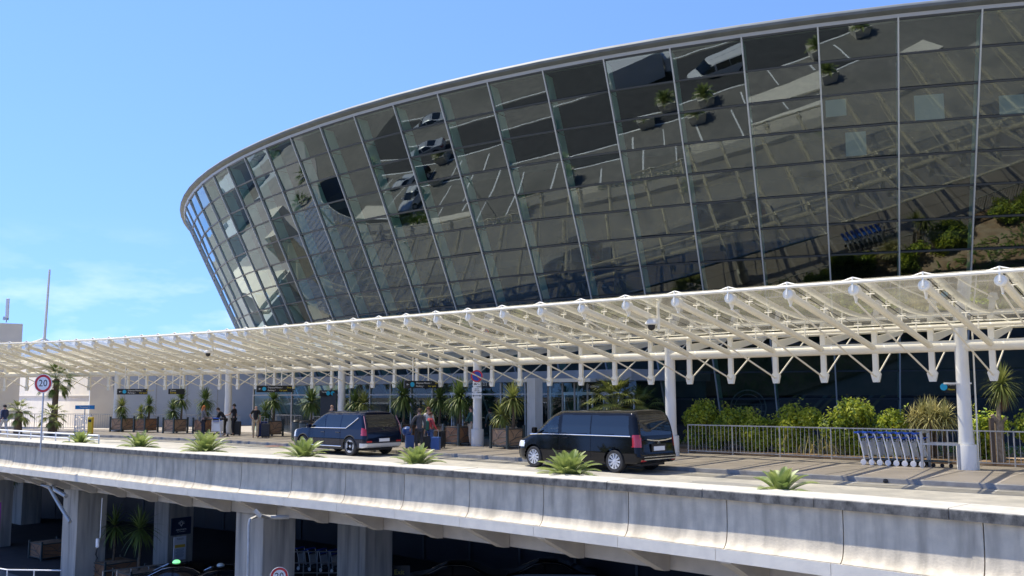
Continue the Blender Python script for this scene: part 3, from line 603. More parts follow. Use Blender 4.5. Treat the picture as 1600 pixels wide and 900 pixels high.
for tt_ in (-.5,5.45,11.5,17.5,23.45,29.5,35.5,41.5):
    c=cz(tt_,0,0)
    o=MB().lathe([(.215,0.87),(.20,1.2),(.19,3.7),(.19,4.35)],24,(c.x,c.y,0)).build('column',M_WHITE2,can,smooth=True)
    MB().lathe([(.285,.122),(.285,.84),(.27,.865),(.2,.865)],24,(c.x,c.y,0)).build('column_base',M_WHITE2,o,smooth=True)
# dome cameras
def dome(tv,off,z,label,sc=1):
    c=cp(tv,off,z); t=thing('dome_camera',(c.x,c.y,z),label,'camera','dome cameras under the canopy')
    MB().box((c.x+.22,c.y,z+.25),(.08,.1,.9)).build('bracket',M_WHITE,t)
    MB().box((c.x+.08,c.y,z+.12),(.36,.07,.08)).build('arm',M_WHITE,t)
    MB().lathe([(.0,.12),(.12,.11),(.20,.02),(.21,-.02),(.16,-.05)],20,(c.x,c.y,z)).build('housing',M_SIGNW,t,smooth=True)
    MB().lathe([(.12,-.05),(.12,-.13),(.08,-.2),(0,-.23)],16,(c.x,c.y,z)).build('lens_dome',M_BLACK,t,smooth=True)
dome(31.05,5.0,4.62,'white dome camera on a bracket below the canopy beside the right tall column')
dome(14.6,4.9,4.62,'small white dome camera under the canopy high over the people with the trolley')
# ------------------------------------------------------------------ fences
def fence(name,t0,t1,off,z0,h,step,label,midrail=False,matl=M_RAIL,r=.011,feet=None):
    c=cp((t0+t1)/2,off,z0); t=thing(name,(c.x,c.y,z0),label,'railing')
    tt=[t0+(t1-t0)*k/24 for k in range(25)]
    MB().sweep([cf(x) for x in tt],[(off-.025,z0+h-.04),(off-.025,z0+h),(off+.025,z0+h),(off+.025,z0+h-.04)]).build('top_rail',matl,t)
    MB().sweep([cf(x) for x in tt],[(off-.015,z0+.08),(off-.015,z0+.11),(off+.015,z0+.11),(off+.015,z0+.08)]).build('bottom_rail',matl,t)
    L_=sum(((cp(b,off,0)-cp(a,off,0)).length) for a,b in zip(tt,tt[1:])); n=int(L_/step)
    for k in range(n+1):
        x=t0+(t1-t0)*k/n; p=cp(x,off,0)
        big=(k%12==0)
        MB().tube((p.x,p.y,z0 if big else z0+.1),(p.x,p.y,z0+h-.03),.026 if big else r,6).build('post' if big else 'baluster',matl,t)
fence('metal_railing',29.2,41.5,-1.9,.12,1.1,.16*1.0,'long grey bar railing in front of the leafy hedge on the right',r=.010)
fence('metal_railing',-3.5,5.2,-2.4,.12,1.05,.19,'pale bar railing before the beige wall on the left',r=.010)
fence('metal_railing',5.7,10.5,-2.2,.12,1.05,.19,'bar railing behind the leftmost planters',r=.010)
fence('metal_railing',11.9,13.2,-3.0,.12,1.1,.14,'short bar barrier between the white column and the lobby door',r=.010)
fence('metal_railing',14.7,15.7,-1.6,.12,1.1,.14,'short bar barrier just left of the blue SUV',r=.010)
# low pale guard rail in the foreground left
s1=s_of((-19.9,42.2)); t=thing('guard_rail',(*par(s1-6)[0],.35),'low white steel guard rail at the far left of the upper road','guard rail')
ss=[s1-18+k*1.5 for k in range(13)]
for z in (.62,.42): MB().path([pf(x)(2.0,z) for x in ss],.035,8).build('rail',M_SIGNW,t,smooth=True)
for x in ss: 
    p=pf(x)(2.0,0); MB().tube((p.x,p.y,0),(p.x,p.y,.66),.035,8).build('post',M_SIGNW,t)
# lower-level railings
def lrail(pts,label,h=1.0,mats=M_STEEL):
    t=thing('low_railing',pts[0],label,'railing')
    for hz in (h,h*.55,h*.15): MB().path([(p[0],p[1],p[2]+hz) for p in pts],.03,6).build('rail',mats,t)
    for a,b in zip(pts,pts[1:]):
        for f in (0,.5):
            p=Vector(a).lerp(Vector(b),f); MB().tube(p,p+Vector((0,0,h)),.03,6).build('post',mats,t)
lrail([at(-30,44,-6.12),at(25,42.6,-6.12),at(108,42.4,-6.12)],'pale steel railing at the bottom left corner under the deck',1.05,M_SIGNW)
lrail([at(172,42.4,-6.12),at(215,43.2,-6.12),at(268,44.2,-6.12)],'grey steel railing between the bright pillar and the taxis')
lrail([at(458,46.5,-6.12),at(500,46.5,-6.12),at(536,46.5,-6.12)],'dim railing in front of the trolleys under the deck',1.15)
# ------------------------------------------------------------------ vehicles
def inpoly(x,y,poly):
    c=False;n=len(poly);j=n-1
    for i in range(n):
        xi,yi=poly[i];xj,yj=poly[j]
        if (yi>y)!=(yj>y) and x<(xj-xi)*(y-yi)/(yj-yi)+xi: c=not c
        j=i
    return c
def lerp_tab(tab,z):
    if z<=tab[0][0]: return tab[0][1]
    for (a,u),(b,v) in zip(tab,tab[1:]):
        if z<=b: return u+(v-u)*(z-a)/(b-a)
    return tab[-1][1]
def cat(pts,n):
    V=[Vector(p) for p in pts]; V=[2*V[0]-V[1]]+V+[2*V[-1]-V[-2]]; o=[]
    for i in range(1,len(V)-2):
        p0,p1,p2,p3=V[i-1:i+3]
        for k in range(n):
            f=k/n; o.append(.5*((2*p1)+(p2-p0)*f+(2*p0-5*p1+4*p2-p3)*f*f+(3*p1-p0-3*p2+p3)*f*f*f))
    o.append(V[-2]); return o
def car_body(root,paint,RP,FP,W,wheels,wr,classes,parts,nt=9,rr=.16,rf=.55,side=190,roof_mat=None):
    RR=cat(RP,nt);FF=cat(FP,nt); loops=[]
    NS,NC,NE=side,9,40
    for a,b in zip(RR,FF):
        xr,zr=a;xf,zf=b; L_=xf-xr; pts=[]
        def zz(x): return zr+(zf-zr)*min(1,max(0,(x-xr)/L_))
        def ww(x): return lerp_tab(W,zz(x))
        # right side rear->front (y negative), front, left side front->rear, rear
        half=[]
        w0=ww(xr+rr)
        for k in range(NE//2+1): half.append((xr,-(w0-rr)*k/(NE//2)))
        for k in range(1,NC+1): t=math.pi/2*k/NC; half.append((xr+rr*(1-math.cos(t)),-(w0-rr)-rr*math.sin(t)))
        for k in range(1,NS): x=xr+rr+(L_-rr-rf)*k/NS; half.append((x,-ww(x)))
        w1=ww(xf-rf)
        for k in range(0,NC*2+1): t=math.pi/2*k/(NC*2); half.append((xf-rf+rf*math.sin(t),-(w1-rf*.6)-rf*.6*math.cos(t)))
        for k in range(1,NE//2+1): half.append((xf,-(w1-rf*.6)*(1-k/(NE//2))))
        other=[(x,-y) for x,y in reversed(half[1:-1])]
        loops.append([(x,y,zz(x)) for x,y in half+other])
    top=loops[-1]; 
    for k,dz in ((.93,.022),(.84,.036),(.6,.055),(.3,.065),(0.02,.068)):
        xc=(RR[-1].x+FF[-1].x)/2
        loops.append([(xc+(x-xc)*(1-.10*(1-k)),y*k,z+dz) for x,y,z in top])
    n=len(loops[0]); groups={}
    for i in range(len(loops)-1):
        for j in range(n):
            q=(loops[i][j],loops[i][(j+1)%n],loops[i+1][(j+1)%n],loops[i+1][j])
            cx=sum(p[0] for p in q)/4;cy=sum(p[1] for p in q)/4;cz=sum(p[2] for p in q)/4
            if abs(cy)>W[0][1]-.28 and any((cx-wx)**2+(cz-wr)**2<(wr+.055)**2 for wx in wheels) and i<len(RR): continue
            kcls='body' if i>=len(RR)-1 else classes(cx,cy,cz,RR[0],FF[0])
            if kcls not in ('body','rear_window','windshield','bumper'): kcls+='|L' if cy>0 else '|R'
            groups.setdefault(kcls,[]).append(q)
    for kname,qs in groups.items():
        idx={};mb=MB()
        for q in qs:
            f=[]
            for p in q:
                key=(round(p[0],5),round(p[1],5),round(p[2],5))
                if key not in idx: idx[key]=len(mb.v); mb.v.append(p)
                f.append(idx[key])
            if len(set(f))>=3: mb.f.append(tuple(dict.fromkeys(f)))
        nm,mt=('body',paint) if kname=='body' else parts[kname.split('|')[0]]
        o=mb.build(nm,mt,root,smooth=True,local=True)
    # dark underbody and wheel wells
    ub=MB(); w0=W[0][1]; xr,zr=RR[0];xf,zf=FF[0]; ub.box(((xr+xf)/2,0,.36),(xf-xr-.3,2*w0-.62,.30))
    ub.box(((wheels[0]+wheels[1])/2,0,.33),(wheels[1]-wheels[0]-2*wr-.12,2*w0-.06,.16)); ub.build('underbody',M_BLACK,root,local=True)
def wheel(root,x,y,r,wd,rimc,style):
    s=1 if y>0 else -1
    prof=[(r*.66,-wd/2),(r*.92,-wd/2),(r*.985,-wd*.36),(r,-wd*.2),(r,wd*.2),(r*.985,wd*.36),(r*.92,wd/2),(r*.66,wd/2)]
    o=MB().lathe(prof,36,(x,y,r),'Y',False).build('wheel',M_RUBBER,root,smooth=True,local=True)
    rim=MB(); yo=y+s*(wd/2-.03)
    rim.lathe([(.001,0),(r*.67,0)] if s>0 else [(.001,0),(r*.67,0)],28,(x,yo-s*.05,r),'Y')
    d=rim.build('wheel_back',M_BLACK,o,local=True)
    rm=MB()
    rm.lathe([(r*.64,-.03),(r*.69,-.03),(r*.69,.03),(r*.64,.03),(r*.64,-.03)],32,(x,yo,r),'Y',False)
    n=10 if style=='spoke' else 5
    if style=='spoke':
        for k in range(10):
            a=2*math.pi*k/10+.1
            for e in (0,):
                c,s_=math.cos(a),math.sin(a); t=(-s_,c)
                def P_(rad_,tt,yy): return (x+c*rad_+t[0]*tt,yy,r+s_*rad_+t[1]*tt)
                y0,y1=yo-s*.03,yo+s*.012
                rm.add([P_(r*.12,-.018,y0),P_(r*.12,.018,y0),P_(r*.65,.038,y0),P_(r*.65,-.038,y0),P_(r*.12,-.018,y1),P_(r*.12,.018,y1),P_(r*.65,.038,y1),P_(r*.65,-.038,y1)],[(0,1,2,3),(7,6,5,4),(0,4,5,1),(1,5,6,2),(2,6,7,3),(3,7,4,0)])
    else:
        for k in range(4):
            a=math.pi/2*k+.1
            for kk in range(5):
                a0=a-.42+kk*.168;a1=a0+.168
                y0,y1=yo-s*.03,yo+s*.014
                def P_(rad_,aa,yy): return (x+math.cos(aa)*rad_,yy,r+math.sin(aa)*rad_)
                rm.add([P_(r*.48,a0,y0),P_(r*.48,a1,y0),P_(r*.63,a1,y0),P_(r*.63,a0,y0),P_(r*.48,a0,y1),P_(r*.48,a1,y1),P_(r*.63,a1,y1),P_(r*.63,a0,y1)],[(0,1,2,3),(7,6,5,4),(0,4,5,1),(1,5,6,2),(2,6,7,3),(3,7,4,0)])
    rm.lathe([(.001,.02*s),(r*.13,.015*s),(r*.15,-.03*s)],16,(x,yo,r),'Y')
    rm.build('rim',rimc,o,local=True)
def place(root,rearleft,heading):
    pass
# --- van : local x forward, y left
hv=tang(28.6); hv=Vector((-hv.x,-hv.y)); VH=math.atan2(hv.y,hv.x)-R(1.5)
van=thing('passenger_van',(0,0,0),'black passenger van with chrome side strip and bright ten spoke wheels, parked on the right','van')
def vc(x,y,z,r0,f0):
    sidey=abs(y)>.60
    if sidey and .12<x<4.6:
        if inpoly(x,z,[(3.34,1.16),(3.34,1.70),(3.88,1.70),(4.12,1.52),(4.46,1.16)]): return 'fwin'
        if inpoly(x,z,[(1.98,1.16),(1.98,1.73),(3.18,1.73),(3.18,1.16)]): return 'mwin'
        if inpoly(x,z,[(.42,1.16),(.48,1.73),(1.93,1.73),(1.93,1.16)]): return 'rwin'
    if x<.5 and abs(y)<.76 and 1.13<z<1.76: return 'rear_window'
    if x<.30 and abs(y)>.80 and .80<z<1.16: return 'tail_l' if y>0 else 'tail_r'
    if x>3.5 and z>1.18 and abs(y)<.78: return 'windshield'
    if x>4.85 and .66<z<.86 and abs(y)>.5: return 'head'
    if x<.12 and .36<z<.42 and .62<abs(y)<.86: return 'refl'
    return 'body'
def vparts():
    return dict(fwin=('front_side_window',M_CARGL),mwin=('middle_side_window',M_CARG),rwin=('rear_side_window',M_CARG),rear_window=('rear_window',M_CARG),tail_l=('tail_light',M_RED),tail_r=('tail_light',M_RED),windshield=('windshield',M_CARGL),head=('headlight',M_LAMP),refl=('bumper_reflector',M_RED))
VR=[(.10,.30),(.02,.36),(0,.50),(.03,.60),(.06,.85),(.08,1.08),(.13,1.35),(.22,1.68),(.32,1.84)]
VF=[(5.22,.22),(5.33,.32),(5.37,.50),(5.36,.62),(5.28,.86),(4.92,1.02),(4.50,1.20),(3.98,1.60),(3.66,1.80)]
VW=[(.2,.90),(.34,.945),(.6,.965),(1.1,.945),(1.4,.92),(1.7,.865),(1.80,.80),(1.84,.73)]
car_body(van,M_VANP,VR,VF,VW,(1.0,4.43),.35,vc,vparts(),rf=.6)
for x in (1.0,4.43):
    for y in (.84,-.84): wheel(van,x,y,.35,.235,M_SILVER,'spoke')
for s_ in (1,-1):
    MB().path([(.36,s_*.948,1.12),(2.6,s_*.950,1.115),(4.1,s_*.945,1.105),(4.62,s_*.905,1.08)],.016,6).build('chrome_strip',M_CHROME,van,local=True)
    q=MB(); q.box((4.28,s_*1.05,1.22),(.12,.2,.2)); q.build('wing_mirror',M_VANP,van,local=True,bevel=.04)
    for x in (3.42,2.98): 
        q=MB(); q.box((x,s_*.965,1.01),(.2,.04,.035)); q.build('door_handle',M_VANP,van,local=True,bevel=.01)
for xg in (1.95,3.26):
    q=MB(); 
    for s_ in (1,-1): q.path([(xg,s_*.966,.40),(xg,s_*.969,.62),(xg,s_*.952,1.08)],.005,4)
    q.build('door_gap',M_BLACK,van,local=True)
q=MB(); q.path([(.0,.62,1.02),(-.005,.3,.985),(-.005,0,.975),(-.005,-.3,.985),(.0,-.62,1.02)],.022,8); q.build('tailgate_chrome_bar',M_CHROME,van,local=True)
q=MB(); q.box((.005,0,.74),(.03,.54,.13)); q.build('number_plate',M_PLATE,van,local=True)
q=MB(); q.box((.02,0,.76),(.03,.72,.24)); q.build('plate_recess',M_BLACK,van,local=True)
q=MB(); q.path([(-.02,.78,.50),(-.03,0,.50),(-.02,-.78,.50)],.014,6); q.path([(-.02,.78,.42),(-.03,0,.42),(-.02,-.78,.42)],.02,6); q.build('bumper_chrome_strip',M_CHROME,van,local=True)
q=MB(); disc(q,(.03,0,.90),(0,-1,0),.045,.055,0,.02); 
for a in (90,210,330): q.tube((.02,0,.90),(.02,-.05*math.cos(R(a)),.90+.05*math.sin(R(a))),.006,4)
q.build('round_emblem',M_CHROME,van,local=True)
q=MB(); q.box((.36,0,1.785),(.05,.5,.035)); q.build('high_brake_light',M_RED,van,local=True)
q=MB(); q.box((.22,-.05,1.20),(.03,.9,.03)); q.path([(.20,-.5,1.16),(.27,.0,1.30),(.26,.35,1.24)],.012,5); q.build('rear_wiper',M_BLACK,van,local=True)
for s_ in (1,-1):
    for x in (3.5,2.3,1.1):
        pass
sb=MB(); sb.box((3.5,.4,.95),(.5,.5,.5)); sb.box((3.35,.4,1.35),(.14,.46,.6)); sb.box((3.35,.4,1.7),(.1,.26,.14)); sb.build('seat',M_BLACK,van,local=True,bevel=.03)
mtx=Matrix.Rotation(VH,3,'Z')
def put(root,local_pt,world_pt,ang):
    o=Matrix.Rotation(ang,3,'Z')@Vector(local_pt); root.rotation_euler=(0,0,ang); root.location=Vector(world_pt)-o
    root.location.z=world_pt[2]
put(van,(1.0,.96,0),(3.10,29.75,.003),VH)
# --- SUV
suv=thing('family_suv',(0,0,0),'dark blue boxy SUV with zigzag tail lights and silver rear bumper, parked on the left','car')
def sc(x,y,z,r0,f0):
    sidey=abs(y)>.58
    if sidey and .5<x<4.0:
        if inpoly(x,z,[(2.62,1.10),(2.66,1.59),(3.05,1.60),(3.42,1.42),(3.86,1.10)]): return 'fwin'
        if inpoly(x,z,[(1.62,1.10),(1.62,1.60),(2.58,1.60),(2.55,1.10)]): return 'mwin'
        if inpoly(x,z,[(1.20,1.12),(.58,1.42),(.64,1.59),(1.56,1.60),(1.56,1.12)]): return 'rwin'
    if x<.62 and abs(y)<.73 and 1.12<z<1.60: return 'rear_window'
    ya=abs(y)
    if x<.26 and inpoly(ya,z,[(.86,.80),(.86,1.06),(.99,1.12),(.99,.80)]) : return 'tail_l' if y>0 else 'tail_r'
    if x<.30 and .54<z<.60 and ya<.88 and ya>.6: return 'refl'
    if x<.35 and (.33<z<.50): return 'bumper'
    if x>3.0 and z>1.12 and abs(y)<.75 : return 'windshield'
    if x>4.6 and .68<z<.98 and abs(y)>.7: return 'head'
    if z<.36 and .3<x<4.8: return 'sill'
    return 'body'
SR=[(.14,.30),(.03,.36),(0,.50),(.0,.66),(.03,.92),(.09,1.10),(.18,1.36),(.31,1.58),(.43,1.67)]
SF=[(4.86,.24),(4.97,.36),(5.01,.55),(5.0,.72),(4.95,.92),(4.62,1.02),(3.98,1.09),(3.46,1.42),(3.05,1.65)]
SW=[(.2,.93),(.36,.97),(.66,.99),(1.05,.955),(1.35,.90),(1.60,.82),(1.67,.72)]
car_body(suv,M_SUVP,SR,SF,SW,(.95,4.05),.375,sc,dict(fwin=('front_side_window',M_CARGL),mwin=('middle_side_window',M_CARG),rwin=('rear_side_window',M_CARG),rear_window=('rear_window',M_CARG),tail_l=('tail_light',M_RED),tail_r=('tail_light',M_RED),windshield=('windshield',M_CARGL),head=('headlight',M_LAMP),refl=('bumper_reflector',M_RED),bumper=('silver_bumper',M_SILVER),sill=('black_sill',M_BLACK)),rf=.6)
for x in (.95,4.05):
    for y in (.855,-.855): wheel(suv,x,y,.375,.245,M_SILVER,'block')
for s_ in (1,-1):
    MB().path([(.52,s_*.885,1.50),(.86,s_*.935,1.28),(1.22,s_*.957,1.085),(2.6,s_*.962,1.075),(3.86,s_*.945,1.07)],.016,6).build('chrome_strip',M_CHROME,suv,local=True)
    MB().path([(1.5,s_*.97,.36),(3.5,s_*.97,.36)],.016,6).build('sill_strip',M_CHROME,suv,local=True)
    MB().path([(.04,s_*.90,1.06),(.13,s_*.875,1.28),(.28,s_*.82,1.56)],.013,6).build('tail_light_strip',mat('pale_pink_lamp',(.62,.30,.32),None,rough=.2) if 'pale_pink_lamp' not in bpy.data.materials else bpy.data.materials['pale_pink_lamp'],suv,local=True)
    q=MB(); q.box((3.55,s_*1.04,1.14),(.14,.22,.16)); q.build('wing_mirror',M_SUVP,suv,local=True,bevel=.04)
    for x in (2.72,1.72):
        q=MB(); q.box((x,s_*.985,.90),(.24,.03,.03)); q.build('door_handle',M_BLACK,suv,local=True,bevel=.01)
    q=MB()
    for xw in (.95,4.05):
        q.path([(xw+.43*math.cos(a),s_*.972,.375+.43*math.sin(a)) for a in [math.pi*k/12 for k in range(-1,14)]],.026,6)
    q.build('arch_trim',M_BLACK,suv,local=True)
    MB().path([(.75,s_*.68,1.70),(1.6,s_*.69,1.745),(2.7,s_*.66,1.70)],.018,6).build('roof_rail',M_BLACK,suv,local=True)
q=MB()
for xg in (1.55,2.6):
    for s_ in (1,-1): q.path([(xg,s_*.985,.42),(xg,s_*.992,.66),(xg,s_*.957,1.05)],.005,4)
q.build('door_gap',M_BLACK,suv,local=True)
q=MB(); q.box((-.005,0,.62),(.04,.52,.12)); q.build('number_plate',M_PLATE,suv,local=True)
q=MB(); text_mesh(q,'KIA',.10,(.055,0,1.05),(0,-1,0),depth=.01); q.build('badge',M_CHROME,suv,local=True)
q=MB(); q.box((.50,0,1.665),(.30,1.3,.03)); q.build('rear_spoiler',M_SUVP,suv,local=True,bevel=.01)
q=MB(); q.extrude([(.95,-.012,1.73),(1.15,-.012,1.73),(.98,-.012,1.80)],(0,.024,0)); q.build('roof_fin',M_BLACK,suv,local=True)
sb=MB(); sb.box((2.9,.4,.95),(.5,.5,.5)); sb.box((2.75,.4,1.25),(.14,.46,.5)); sb.build('seat',M_BLACK,suv,local=True,bevel=.03)
hs=tang(20.5); SH=math.atan2(-hs.y,-hs.x)+R(2)
put(suv,(.95,.98,0),(-6.45,38.4,.003),SH)
# --- saloon taxis (lower level) and others
TRP=[(.10,.28),(.02,.34),(0,.48),(.0,.62),(.04,.86),(.12,.97),(.75,1.03),(1.35,1.30),(1.75,1.40)]
TFP=[(4.55,.24),(4.68,.32),(4.72,.46),(4.70,.58),(4.60,.72),(4.2,.86),(3.55,.98),(3.0,1.22),(2.6,1.39)]
TW=[(.2,.84),(.34,.90),(.6,.92),(.95,.87),(1.2,.74),(1.38,.62),(1.42,.58)]
def tcx(x,y,z,r0,f0):
    if abs(y)>.5:
        if inpoly(x,z,[(2.32,1.0),(2.36,1.33),(2.62,1.33),(2.95,1.2),(3.35,1.0)]): return 'fwin'
        if inpoly(x,z,[(1.05,1.02),(1.5,1.28),(1.8,1.34),(2.26,1.34),(2.24,1.0)]): return 'rwin'
    if x<1.6 and abs(y)<.62 and z>1.05: return 'rear_window'
    if x>2.7 and z>1.02 and abs(y)<.66: return 'windshield'
    if x<.25 and .66<z<.84 and abs(y)>.45: return 'tail'
    if x>4.3 and .52<z<.68 and abs(y)>.45: return 'head'
    return 'body'
def saloon(name,label,catg,paint,sign=None,group=None):
    t=thing(name,(0,0,0),label,catg,group)
    car_body(t,paint,TRP,TFP,TW,(.92,3.76),.33,tcx,dict(fwin=('front_side_window',M_CARG),rwin=('rear_side_window',M_CARG),rear_window=('rear_window',M_CARG),windshield=('windshield',M_CARG),tail=('tail_light',M_RED),head=('headlight',M_LAMP)),side=110,nt=7)
    for x in (.92,3.76):
        for y in (.80,-.80): wheel(t,x,y,.33,.22,M_SILVER,'spoke')
    for s_ in (1,-1):
        MB().path([(1.0,s_*.80,1.03),(1.5,s_*.71,1.30),(1.85,s_*.64,1.365),(2.4,s_*.635,1.37),(2.75,s_*.66,1.31),(3.4,s_*.845,1.0)],.014,6).build('window_trim',M_CHROME,t,local=True)
        q=MB(); q.box((3.2,s_*.98,1.02),(.12,.18,.13)); q.build('wing_mirror',paint,t,local=True,bevel=.03)
    if sign:
        q=MB(); q.lathe([(.17,0),(.15,.07),(.09,.12),(0,.13)],20,(2.3,0,1.44)); o=q.build('roof_light',sign,t,local=True,smooth=True)
        q=MB(); text_mesh(q,'TAXI',.07,(2.12,0,1.50),(0,-1,0)); q.build('lettering',M_SIGNK,o,local=True)
    return t
m_green=mat('lit_green_lamp',(.5,.9,.55),None,emit=((.25,1,.35),.55))
m_wl=mat('taxi_lamp_white',(.8,.85,.8),None,rough=.3)
tx=saloon('taxi',"black saloon taxi with a lit green roof light beside the navy sign",'taxi',M_VANP,m_green)
def on_ray(px,D,z): return at(px,D,z)
put(tx,(2.3,0,0),on_ray(284,41.8,-6.11),R(188))
tx2=saloon('taxi','black saloon taxi with an unlit white roof light right behind the green lit one','taxi',M_VANP,m_wl)
put(tx2,(2.3,0,0),on_ray(352,41.0,-6.11),R(190))
c3=saloon('parked_car','glossy black saloon car with daylight on its windows under the deck, right of the pillars','car',M_VANP)
put(c3,(2.6,0,0),on_ray(700,42.0,-6.11),R(176))
c4=saloon('parked_car','dark saloon car mostly hidden under the low right end of the deck','car',M_VANP)
put(c4,(2.3,0,0),on_ray(850,42.5,-6.11),R(176))
# ------------------------------------------------------------------ plants
def blade(mb,p,d,L_,w,droop,seg=3,up=None,fold=0):
    """sword leaf from p along d, drooping"""
    d=Vector(d).normalized(); side=d.cross(Vector((0,0,1)))
    if side.length<.05: side=Vector((1,0,0))
    side.normalize(); vs=[];fs=[]; q=Vector(p)
    for k in range(seg+1):
        f=k/seg; ww=w*(1-f**1.6)*(.6+.8*min(1,f*3)) if k<seg else .001
        vs+=[q-side*ww/2,q+side*ww/2]
        d=(d+Vector((0,0,-droop/seg*(1+f)))).normalized(); q=q+d*(L_/seg)
    for k in range(seg): fs.append((2*k,2*k+1,2*k+3,2*k+2))
    mb.add(vs,fs)
def frond(mb,p,az,el,L_,droop,leafl,n=22,lw=.022,v=.55):
    d=Vector((math.cos(az)*math.cos(el),math.sin(az)*math.cos(el),math.sin(el))); side=Vector((-math.sin(az),math.cos(az),0)); q=Vector(p); pts=[]
    for k in range(n+1):
        f=k/n; pts.append((q.copy(),d.copy())); d=(d+Vector((0,0,-droop/n*(.4+1.2*f)))).normalized(); q=q+d*(L_/n)
    rs=[.012*(1-.8*k/n) for k in range(0,n+1,3)]
    mb.path([pts[k][0] for k in range(0,n+1,3)],.01,4,rs)
    for k in range(2,n+1):
        f=k/n; ll=leafl*math.sin(math.pi*min(1,.12+.86*f))**.7
        for sgn in (1,-1):
            q,d=pts[k]; up=side.cross(d)
            if up.z<0: up=-up
            dd=(side*sgn*.9+d*.55+up*v*.6).normalized()
            a=q; b=q+dd*ll; wv=d*lw
            mid=q+dd*ll*.5
            mb.add([a-wv*.4,a+wv*.4,mid+wv*.6,b,mid-wv*.6],[(0,1,2,3,4)])
def cycad(px_or_pt,n,L_,label,el0=.15,el1=1.35,mt=None):
    c=px_or_pt; t=thing('cycad',c,label,'cycad','cycads along the parapet')
    fr=MB(); n=int(n*1.6)
    for k in range(n):
        f=k/(n-1); az=k*2.39996+rnd.uniform(-.15,.15); el=el0+(el1-el0)*f**.9+rnd.uniform(-.06,.06)
        frond(fr,Vector(c)+Vector((0,0,.12)),az,el,L_*(1-.22*f)*rnd.uniform(.88,1.08),.75+.5*(1-f),.20,34,.021)
    fr.build('fronds',mt or M_CYC,t)
    MB().lathe([(.13,-.02),(.15,.06),(.11,.16),(.03,.2)],12,c).build('trunk',M_BARK,t,smooth=True)
    dd=MB()
    for k in range(4): frond(dd,Vector(c)+Vector((0,0,.08)),rnd.uniform(0,6.28),rnd.uniform(-.05,.2),L_*rnd.uniform(.6,.8),.9,.12,16,.02)
    dd.build('dry_fronds',M_STRAW,t)
    sm=MB(); pr=[(0,.05)]; sm.lathe([(.001,.055),(.30,.03),(.42,.004)],14,(c[0],c[1],c[2])); sm.build('soil_patch',M_EARTH,t,smooth=True)
    return t
for px,n,L_,lb in ((127,18,.95,'leftmost cycad, flat and dark, behind the low white guard rail'),(222,24,1.10,'cycad on the verge below the left white column, second from the left'),(325,36,1.25,'big dense cycad below the red haired woman with the trolley'),(475,26,1.15,'cycad beside the front wheel of the blue SUV'),(655,24,1.02,'cycad below the family with suitcases'),(885,34,1.12,'silvery cycad in front of the black van'),(1210,17,.95,'sparse lopsided cycad standing alone right of the van')):
    cycad(beside(px,1.28 if px<1200 else 1.35),n,L_,lb,el0=.1 if px<1200 else .05)
gt=MB()
for px,n in ((1260,60),(905,70),(930,50),(640,30),(700,16),(1240,40),(870,40),(490,25),(1140,14),(340,20),(1190,30)):
    c=beside(px,1.2)
    for k in range(n):
        p=c+Vector((rnd.gauss(0,.16),rnd.gauss(0,.10),0)); a=rnd.uniform(0,6.28); blade(gt,p,(math.cos(a)*.5,math.sin(a)*.5,1),rnd.uniform(.10,.26),.02,.6,2)
tag(gt.build('verge_grass',M_GRASS,smooth=False),'tufts of bright grass sprouting behind the coping','grass',kind='stuff')
def rosette(mb,c,n,L_,w=.045,droop=.9,elmin=-.9,elmax=1.5,seg=3):
    for k in range(n):
        f=k/(n-1); az=k*2.39996+rnd.uniform(-.2,.2); el=elmin+(elmax-elmin)*f+rnd.uniform(-.1,.1)
        d=Vector((math.cos(az)*math.cos(el),math.sin(az)*math.cos(el),math.sin(el)))
        blade(mb,Vector(c)+d*.05+Vector((0,0,.12*(f-.5))),d,L_*rnd.uniform(.8,1.1)*(1-.15*f),w,droop*(.3+.5*math.cos(el)),seg)
